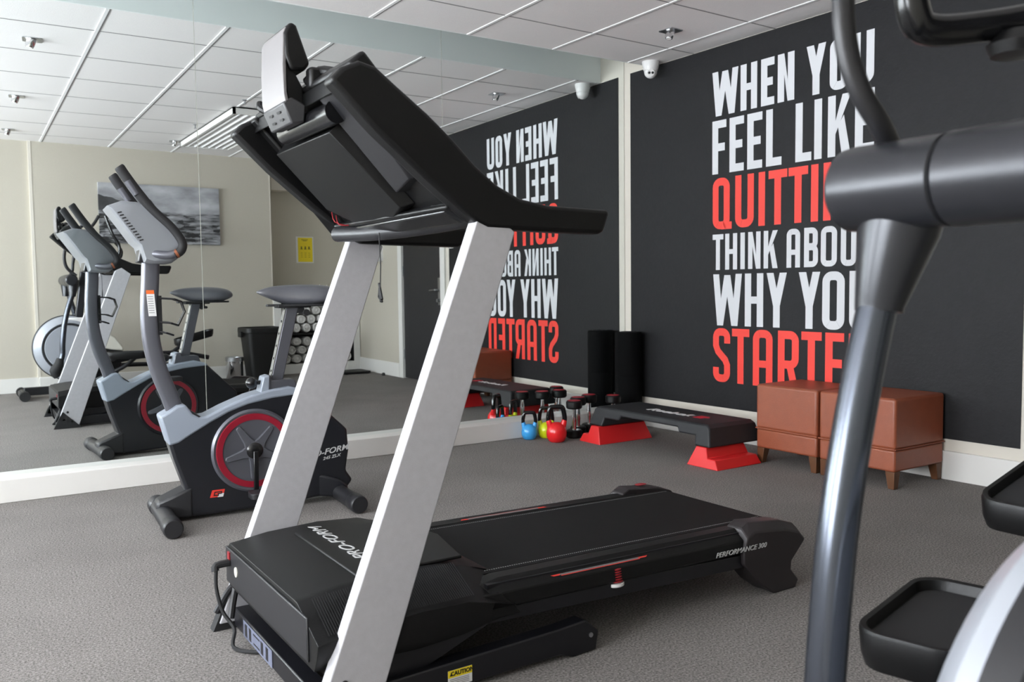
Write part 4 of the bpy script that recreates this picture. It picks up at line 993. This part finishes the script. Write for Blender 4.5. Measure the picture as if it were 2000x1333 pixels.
# handlebar post (curved)
bm = nbm()
pts = [(-3.075, .43), (-3.095, .50), (-3.130, .60), (-3.155, .72), (-3.160, .85), (-3.152, .97), (-3.148, 1.04)]
P_ = smooth_path([(x, 0, z) for x, z in pts], 4); rings = []
for i, p in enumerate(P_):
    d = (P_[min(i + 1, len(P_) - 1)] - P_[max(i - 1, 0)]).normalized(); nrm = Vector((d.z, 0, -d.x))
    rings.append([(p + nrm * a + Vector((0, YB + b_, 0)))[:] for a, b_ in rrect(.066, .05, .016, 3)])
loft(bm, rings); pst = obj('handlebar_post', bm, M_bpost, bk_)
bm = nbm(); face(bm, [(-3.171, YB - .0262, .915), (-3.142, YB - .0262, .915), (-3.136, YB - .0262, .825), (-3.165, YB - .0262, .825)]); lb = obj('warning_label', bm, M_label, pst, smooth=False, label='white label with an orange top')
bm = nbm(); face(bm, [(-3.1715, YB - .0266, .927), (-3.1430, YB - .0266, .927), (-3.142, YB - .0266, .912), (-3.171, YB - .0266, .912)]); obj('orange_band', bm, M_orange, lb, smooth=False)
bm = nbm()
for k in range(8): face(bm, [(-3.167 + k * .0006, YB - .0266, .903 - k * .009), (-3.147 + k * .0006, YB - .0266, .903 - k * .009), (-3.147 + k * .0006, YB - .0266, .901 - k * .009), (-3.167 + k * .0006, YB - .0266, .901 - k * .009)])
obj('fine_print', bm, M_txtd, lb, smooth=False)
# bottle holder
bm = nbm()
for (z, xe) in ((.895, -3.040), (.800, -3.055), (.762, -3.075)):
    tube(bm, [(-3.125, YB - .024, z), (xe - .03, YB - .036, z - .004), (xe, YB - .014, z - .015), (xe, YB + .014, z - .015), (xe - .03, YB + .036, z - .004), (-3.125, YB + .024, z)], .004, 8)
tube(bm, [(-3.040, YB - .012, .880), (-3.028, YB - .012, .84), (-3.055, YB - .012, .785)], .004, 8); tube(bm, [(-3.040, YB + .012, .880), (-3.028, YB + .012, .84), (-3.055, YB + .012, .785)], .004, 8); box(bm, (-3.130, YB - .022, .75), (-3.115, YB + .022, .905))
obj('bottle_holder', bm, M_blkg, bk_)
# console
con = [(-3.304, 1.245), (-3.255, 1.175), (-3.215, 1.115), (-3.195, 1.095), (-3.180, 1.035), (-3.150, 1.028), (-3.085, 1.030), (-3.065, 1.045), (-3.042, 1.085), (-3.048, 1.115), (-3.085, 1.160), (-3.140, 1.225), (-3.160, 1.260), (-3.215, 1.262), (-3.255, 1.265)]
bm = nbm()
L1 = [[(x, YB + y, z) for x, z in con] for y in (-.105, .105)]
cc = (-3.15, 1.14)
def shr(y, k): return [(cc[0] + (x - cc[0]) * k, YB + y, cc[1] + (z - cc[1]) * k) for x, z in con]
loft(bm, [shr(-.125, .90), shr(-.112, .99), shr(-.09, 1.0), shr(.09, 1.0), shr(.112, .99), shr(.125, .90)])
cs = obj('console', bm, mat('bike_console_grey', '7d8085', .36), bk_, angle=50)
bm = nbm(); ext_y(bm, [(-3.155, 1.272), (-3.125, 1.228), (-3.080, 1.172), (-3.040, 1.120), (-3.030, 1.082), (-3.036, 1.075), (-3.050, 1.110), (-3.095, 1.165), (-3.15, 1.225), (-3.168, 1.262)], YB - .122, YB + .122); obj('console_face', bm, M_blkg, cs, bev=.003)
bm = nbm()
for k in range(11):
    a = Vector((-3.292 + k * .0072, 0, 1.222 - k * .0102)); 
    b2 = a + Vector((.014, 0, .004))
    q = [a, b2, b2 + Vector((.002, 0, -.0042)), a + Vector((.002, 0, -.0042))]
    face(bm, [(p.x + .020, YB - .1262, p.z - .003) for p in q])
obj('vent_slots', bm, M_ink, cs, smooth=False)
bm = nbm(); ext_y(bm, [(-3.185, 1.125), (-3.20, 1.035), (-3.09, 1.03), (-3.08, 1.06), (-3.12, 1.075)], YB - .055, YB + .055); obj('neck_cover', bm, M_bblk, bk_, bev=.006)
# handlebars: loops in front of console, then up to the grips
for s in (-1, 1):
    y = YB + s * .155; yi = YB + s * .11
    bm = nbm(); tube(bm, [(-3.175, YB + s * .05, 1.072), (-3.15, yi, 1.066), (-3.10, y - s * .02, 1.060), (-3.070, y - s * .012, 1.068)], .016, 14, 5)
    hb = obj('handlebar', bm, M_bpost, bk_)
    bm = nbm(); tube(bm, [(-3.078, y - s * .014, 1.062), (-3.055, y - s * .010, 1.078), (-3.050, y - s * .008, 1.110), (-3.085, y - s * .010, 1.165), (-3.145, y - s * .014, 1.225), (-3.190, y - s * .018, 1.280), (-3.235, y - s * .02, 1.345), (-3.258, y - s * .02, 1.382), (-3.262, y - s * .02, 1.388)], [.017, .017, .0165, .016, .016, .0185, .019, .019, .013], 16, 4); hg = obj('hand_grip', bm, M_rub, hb)
    bm = nbm(); tube(bm, [(-3.205, y - s * .020 - .010, 1.285), (-3.235, y - s * .020 - .010, 1.335)], .013, 12); obj('pulse_pad', bm, M_bpost, hb)
    bm = nbm(); cyl(bm, (-3.075, y - s * .0135, 1.0635), (-3.067, y - s * .0125, 1.068), .0178, 20); obj('orange_band', bm, mat('orange_tape', '8a4c2c', .5), hb)
# saddle post and saddle
bm = nbm(); rtube(bm, [(-2.680, YB, .50), (-2.592, YB, .862)], .050, .040, Vector((0, 1, 0))); sp = obj('saddle_post', bm, M_bpost, bk_, bev=.004)
bm = nbm(); rtube(bm, [(-2.7075, YB, .50), (-2.6195, YB, .862)], .003, .038, Vector((0, 1, 0))); obj('post_front_strip', bm, M_steel, sp)
bm = nbm()
for k in range(7): 
    u = .08 + k * .052; x = -2.7095 + u * .243; z = .50 + u
    cyl(bm, (x - .001, YB, z), (x + .001, YB, z), .006, 10)
obj('height_holes', bm, M_ink, sp)
bm = nbm(); box(bm, (-2.66, YB - .035, .845), (-2.52, YB + .035, .862)); box(bm, (-2.575, YB - .02, .822), (-2.545, YB + .02, .85)); obj('saddle_clamp', bm, M_rub, bk_, bev=.003)
bm = nbm(); cyl(bm, (-2.545, YB - .045, .825), (-2.545, YB + .045, .825), .008, 10); cyl(bm, (-2.545, YB - .055, .825), (-2.545, YB - .042, .825), .014, 12); obj('clamp_bolt', bm, M_rub, bk_)
bm = nbm(); rings = []
secs = [(-2.742, .004, .916, .912), (-2.725, .020, .924, .900), (-2.690, .030, .936, .886), (-2.640, .042, .942, .862), (-2.580, .068, .945, .850), (-2.520, .098, .946, .848), (-2.460, .113, .943, .853), (-2.415, .105, .933, .864), (-2.392, .078, .915, .882), (-2.388, .03, .905, .892)]
for x, hw, zt, zb2 in secs:
    r_ = []
    n_ = 20
    for k in range(n_):
        a = 2 * PI * k / n_; cy_, sy_ = math.cos(a), math.sin(a)
        yy = hw * (abs(cy_) ** .75) * (1 if cy_ > 0 else -1)
        zm = (zt * .35 + zb2 * .65)
        zz = zm + (zt - zm) * (abs(sy_) ** .8) if sy_ > 0 else zm - (zm - zb2) * (abs(sy_) ** .7) * (1 - .4 * abs(cy_))
        r_.append((x, YB + yy, zz))
    rings.append(r_)
loft(bm, rings); sd_ = obj('saddle', bm, M_seat, bk_, angle=80, sub=1)
bm = nbm(); ext_z(bm, [(-2.70, YB - .018), (-2.60, YB - .045), (-2.50, YB - .085), (-2.42, YB - .08), (-2.42, YB + .08), (-2.50, YB + .085), (-2.60, YB + .045), (-2.70, YB + .018)], .852, .862); obj('saddle_base', bm, M_rub, sd_, bev=.003)

# ------------------------------------------------------------------ ELLIPTICAL
YE0 = -4.118
el = thing('elliptical_trainer', 'silver and black elliptical trainer in the right foreground, tube arm upfront', 'elliptical trainer', (-2.6, YE0, 0))
bm = nbm(); rtube(bm, [(-3.30, YE0, .065), (-1.75, YE0, .065)], .07, .05, Vector((0, 1, 0))); obj('base_beam', bm, M_tmsteel, el, bev=.004)
for x in (-3.31, -1.72):
    bm = nbm(); cyl(bm, (x, YE0 + .20, .042), (x, YE0 - .20, .042), .034, 24); o = obj('stabiliser', bm, M_dkg, el)
    for s in (-1, 1):
        bm = nbm(); cyl(bm, (x, YE0 + s * .16, .042), (x, YE0 + s * .235, .042), .042, 24); obj('stabiliser_cap', bm, M_rub, o)
# flywheel housing
FX, FZ, FR = -2.938, .435, .285
bm = nbm(); lathe(bm, [(0, .075), (.195, .078), (.200, .066), (.215, .066), (.222, .074), (.258, .060), (.280, .036), (.287, .0), (.282, -.045), (.262, -.068), (.20, -.076), (0, -.078)], (FX, YE0, FZ), (0, 1, 0), 72)
fh = obj('flywheel_housing', bm, M_ellsil, el, angle=30)
bm = nbm(); lathe(bm, [(.283, .018), (.2915, .014), (.2915, -.014), (.283, -.018)], (FX, YE0, FZ), (0, 1, 0), 72); obj('dark_rim_band', bm, M_dkg, fh)
bm = nbm(); lathe(bm, [(.198, .0675), (.217, .0675), (.217, .069), (.198, .069)], (FX, YE0, FZ), (0, 1, 0), 72); obj('groove_ring', bm, M_dkg, fh)
# rear hood (ivory above, black below)
bm = nbm(); ext_y(bm, [(-2.76, .60), (-2.66, .575), (-2.57, .52), (-2.50, .42), (-2.50, .385), (-2.60, .40), (-2.76, .44)], YE0 - .07, YE0 + .07); obj('rear_hood', bm, M_cream2, el, bev=.015, seg=3)
bm = nbm(); ext_y(bm, [(-2.78, .46), (-2.60, .41), (-2.505, .39), (-2.53, .22), (-2.60, .10), (-2.95, .09), (-2.9, .2)], YE0 - .062, YE0 + .062); obj('rear_lower_shell', bm, M_blk, el, bev=.01)
# column
bm = nbm(); ext_y(bm, [(-2.965, .60), (-2.955, .685), (-2.935, .70), (-2.79, .70), (-2.765, .685), (-2.74, .60)], YE0 - .065, YE0 + .065); obj('column_cover', bm, M_wplas, el, bev=.012, seg=3)
bm = nbm(); rtube(bm, [(-2.855, YE0, .66), (-2.815, YE0, .95), (-2.77, YE0, 1.27)], .06, .075, Vector((0, 1, 0))); obj('column', bm, M_ellhub, el, bev=.008)
bm = nbm(); ext_y(bm, [(-2.86, 1.40), (-2.80, 1.43), (-2.70, 1.30), (-2.68, 1.25), (-2.76, 1.22), (-2.80, 1.25)], YE0 - .13, YE0 + .13); obj('console', bm, M_blk, el, bev=.012)
# pivot axle housing: cross tube at arm height
JX, JZ = -2.925, 1.030
bm = nbm(); lathe(bm, [(0, .002), (.040, .0), (.048, -.008), (.0495, -.02), (.0495, -.128), (.046, -.131)], (JX, -3.805, JZ), (0, 1, 0), 40); jt = obj('arm_joint', bm, M_ellhub, el)
bm = nbm(); lathe(bm, [(.045, -.131), (.0505, -.135), (.0515, -.30), (.0515, -.42), (.048, -.425)], (JX, -3.805, JZ), (0, 1, 0), 40); obj('pivot_axle', bm, M_ellhub, el)
bm = nbm(); lathe(bm, [(.0475, -.60), (.0475, -.425), (0, -.42)], (JX, -3.805, JZ), (0, 1, 0), 40); obj('arm_joint', bm, M_ellhub, el)
bm = nbm(); rtube(bm, [(JX, YE0, JZ), (-2.81, YE0, .99)], .06, .06, Vector((0, 1, 0))); obj('axle_bracket', bm, M_ellhub, el, bev=.006)
for s, yA in ((1, -3.850), (-1, -4.350)):
    ax_ = yA
    # conical socket and lower tube
    sock = [(JX + .020, ax_ - .024, JZ + .0), (JX + .012, ax_ - .016, JZ - .05), (-2.922, ax_, .897), (-2.923, ax_, .888)]
    if s < 0: sock = [(x, y, z) for x, y, z in sock]
    bm = nbm(); tube(bm, sock, [.046, .0445, .0275, .0265], 32); so = obj('arm_socket', bm, M_ellhub, el)
    low = [(-2.924, ax_, .90), (-2.952, ax_, .815), (-2.975, ax_, .73), (-2.994, ax_, .64), (-3.006, ax_, .55), (-3.014, ax_, .47), (-3.02, ax_, .38), (-3.05, ax_, .30)]
    if s < 0: low = [(-2.893, ax_, .90), (-2.88, ax_, .83), (-2.86, ax_, .75), (-2.85, ax_, .66), (-2.84, ax_, .56), (-2.84, ax_, .46), (-2.84, ax_, .38), (-2.84, ax_, .30)]
    bm = nbm(); tube(bm, low, .0225, 28, 4); obj('lower_arm', bm, M_elltube, el, angle=80)
    ex = low[-1][0]
    bm = nbm(); tube(bm, [(ex + .012, ax_, .36), (ex, ax_, .30), (ex - .03, ax_, .25), (ex - .01, ax_, .20)], [.026, .040, .045, .030], 20, 3); obj('arm_boot', bm, M_rub, el, angle=70)
    # pedal beam to the rear
    pb = [(ex, ax_, .235), (-2.45, ax_, .335 if s > 0 else .235), (-2.10, ax_, .36 if s > 0 else .22), (-1.80, ax_, .30 if s > 0 else .17)]
    bm = nbm(); tube(bm, pb, .021, 18, 3); obj('pedal_beam', bm, M_tmsteel, el, angle=70)
    # upper handle
    if s > 0:
        up = [(-2.885, ax_ + .005, 1.065), (-2.925, ax_ + .0, 1.100), (-2.955, ax_ + .005, 1.135), (-2.970, ax_ + .012, 1.180), (-2.973, ax_ + .016, 1.24), (-2.955, ax_ + .02, 1.32), (-2.90, ax_ + .02, 1.42), (-2.82, ax_ + .02, 1.50)]
    else:
        up = [(-2.885, ax_, 1.065), (-2.86, ax_, 1.12), (-2.85, ax_, 1.20), (-2.82, ax_, 1.32), (-2.74, ax_, 1.45), (-2.66, ax_, 1.56), (-2.62, ax_, 1.63)]
    bm = nbm(); tube(bm, up, .0135, 20, 5, flat=.85); uh = obj('upper_handle', bm, M_blkg if 0 else M_dkg, el, angle=80)
# static handlebar, curved black bar
bm = nbm(); tube(bm, [(-2.873, -3.850, 1.36), (-2.872, -3.850, 1.285), (-2.866, -3.851, 1.236), (-2.845, -3.856, 1.218), (-2.79, -3.880, 1.222), (-2.72, -3.930, 1.235), (-2.74, -4.04, 1.235)], .0185, 18, 5); sb = obj('static_handlebar', bm, M_blkg, el, angle=80)
bm = nbm(); tube(bm, [(-2.76, YE0 + .03, 1.20), (-2.62, YE0 + .12, 1.17), (-2.53, YE0 + .16, 1.24), (-2.52, YE0 + .165, 1.34), (-2.57, YE0 + .16, 1.44), (-2.62, YE0 + .15, 1.60)], .014, 14, 5); tube(bm, [(-2.76, YE0 - .03, 1.20), (-2.60, YE0 - .12, 1.15), (-2.48, YE0 - .16, 1.22), (-2.45, YE0 - .165, 1.30), (-2.50, YE0 - .16, 1.38)], .014, 14, 5)
obj('rear_handlebar', bm, M_blkg, el, angle=80)
bm = nbm(); lathe(bm, [(0, 0), (.03, .002), (.035, .015), (.02, .03), (0, .032)], (-2.755, -3.915, 1.185), (0, 0, 1), 24); obj('tilt_knob', bm, M_blk, el)
# pedals
def pedal(cx, cy, z, ang, tilt, wl=.33, ww=.165):
    ca_, sa_ = math.cos(ang), math.sin(ang)
    def T(x, y, zz):
        zz2 = zz + x * tilt
        return (cx + x * ca_ - y * sa_, cy + x * sa_ + y * ca_, z + zz2)
    bm = nbm(); R_ = []
    for (w, d, r, zz) in ((wl * .93, ww * .9, .04, -.055), (wl * .98, ww * .96, .045, -.035), (wl, ww, .05, 0), (wl * .99, ww * .985, .05, .006), (wl * .93, ww * .90, .045, .004), (wl * .90, ww * .86, .04, -.014)):
        R_.append([T(x, y, zz) for x, y in rrect(w, d, r, 6)])
    loft(bm, R_); p = obj('foot_pedal', bm, M_blk, el, angle=50)
    bm = nbm(); loft(bm, [[T(x, y, -.0135) for x, y in rrect(wl * .86, ww * .80, .035, 6)], [T(x, y, -.011) for x, y in rrect(wl * .86, ww * .80, .035, 6)]]); obj('tread_pad', bm, M_rub, p)
pedal(-2.525, -3.700, .395, .25, .0)
pedal(-1.98, -3.62, .53, .0, .25)
bm = nbm(); tube(bm, [(-2.62, -3.74, .345), (-2.72, -3.80, .30), (-2.85, -3.85, .262)], .018, 14, 3); tube(bm, [(-2.45, -3.72, .35), (-2.55, -3.84, .25), (-2.75, -4.0, .14)], .018, 14, 3); obj('pedal_link', bm, M_tmsteel, el)
bm = nbm(); tube(bm, [(-2.05, -3.70, .46), (-2.10, -3.85, .38), (-2.15, -3.95, .34)], .018, 14, 3); obj('pedal_link', bm, M_tmsteel, el)
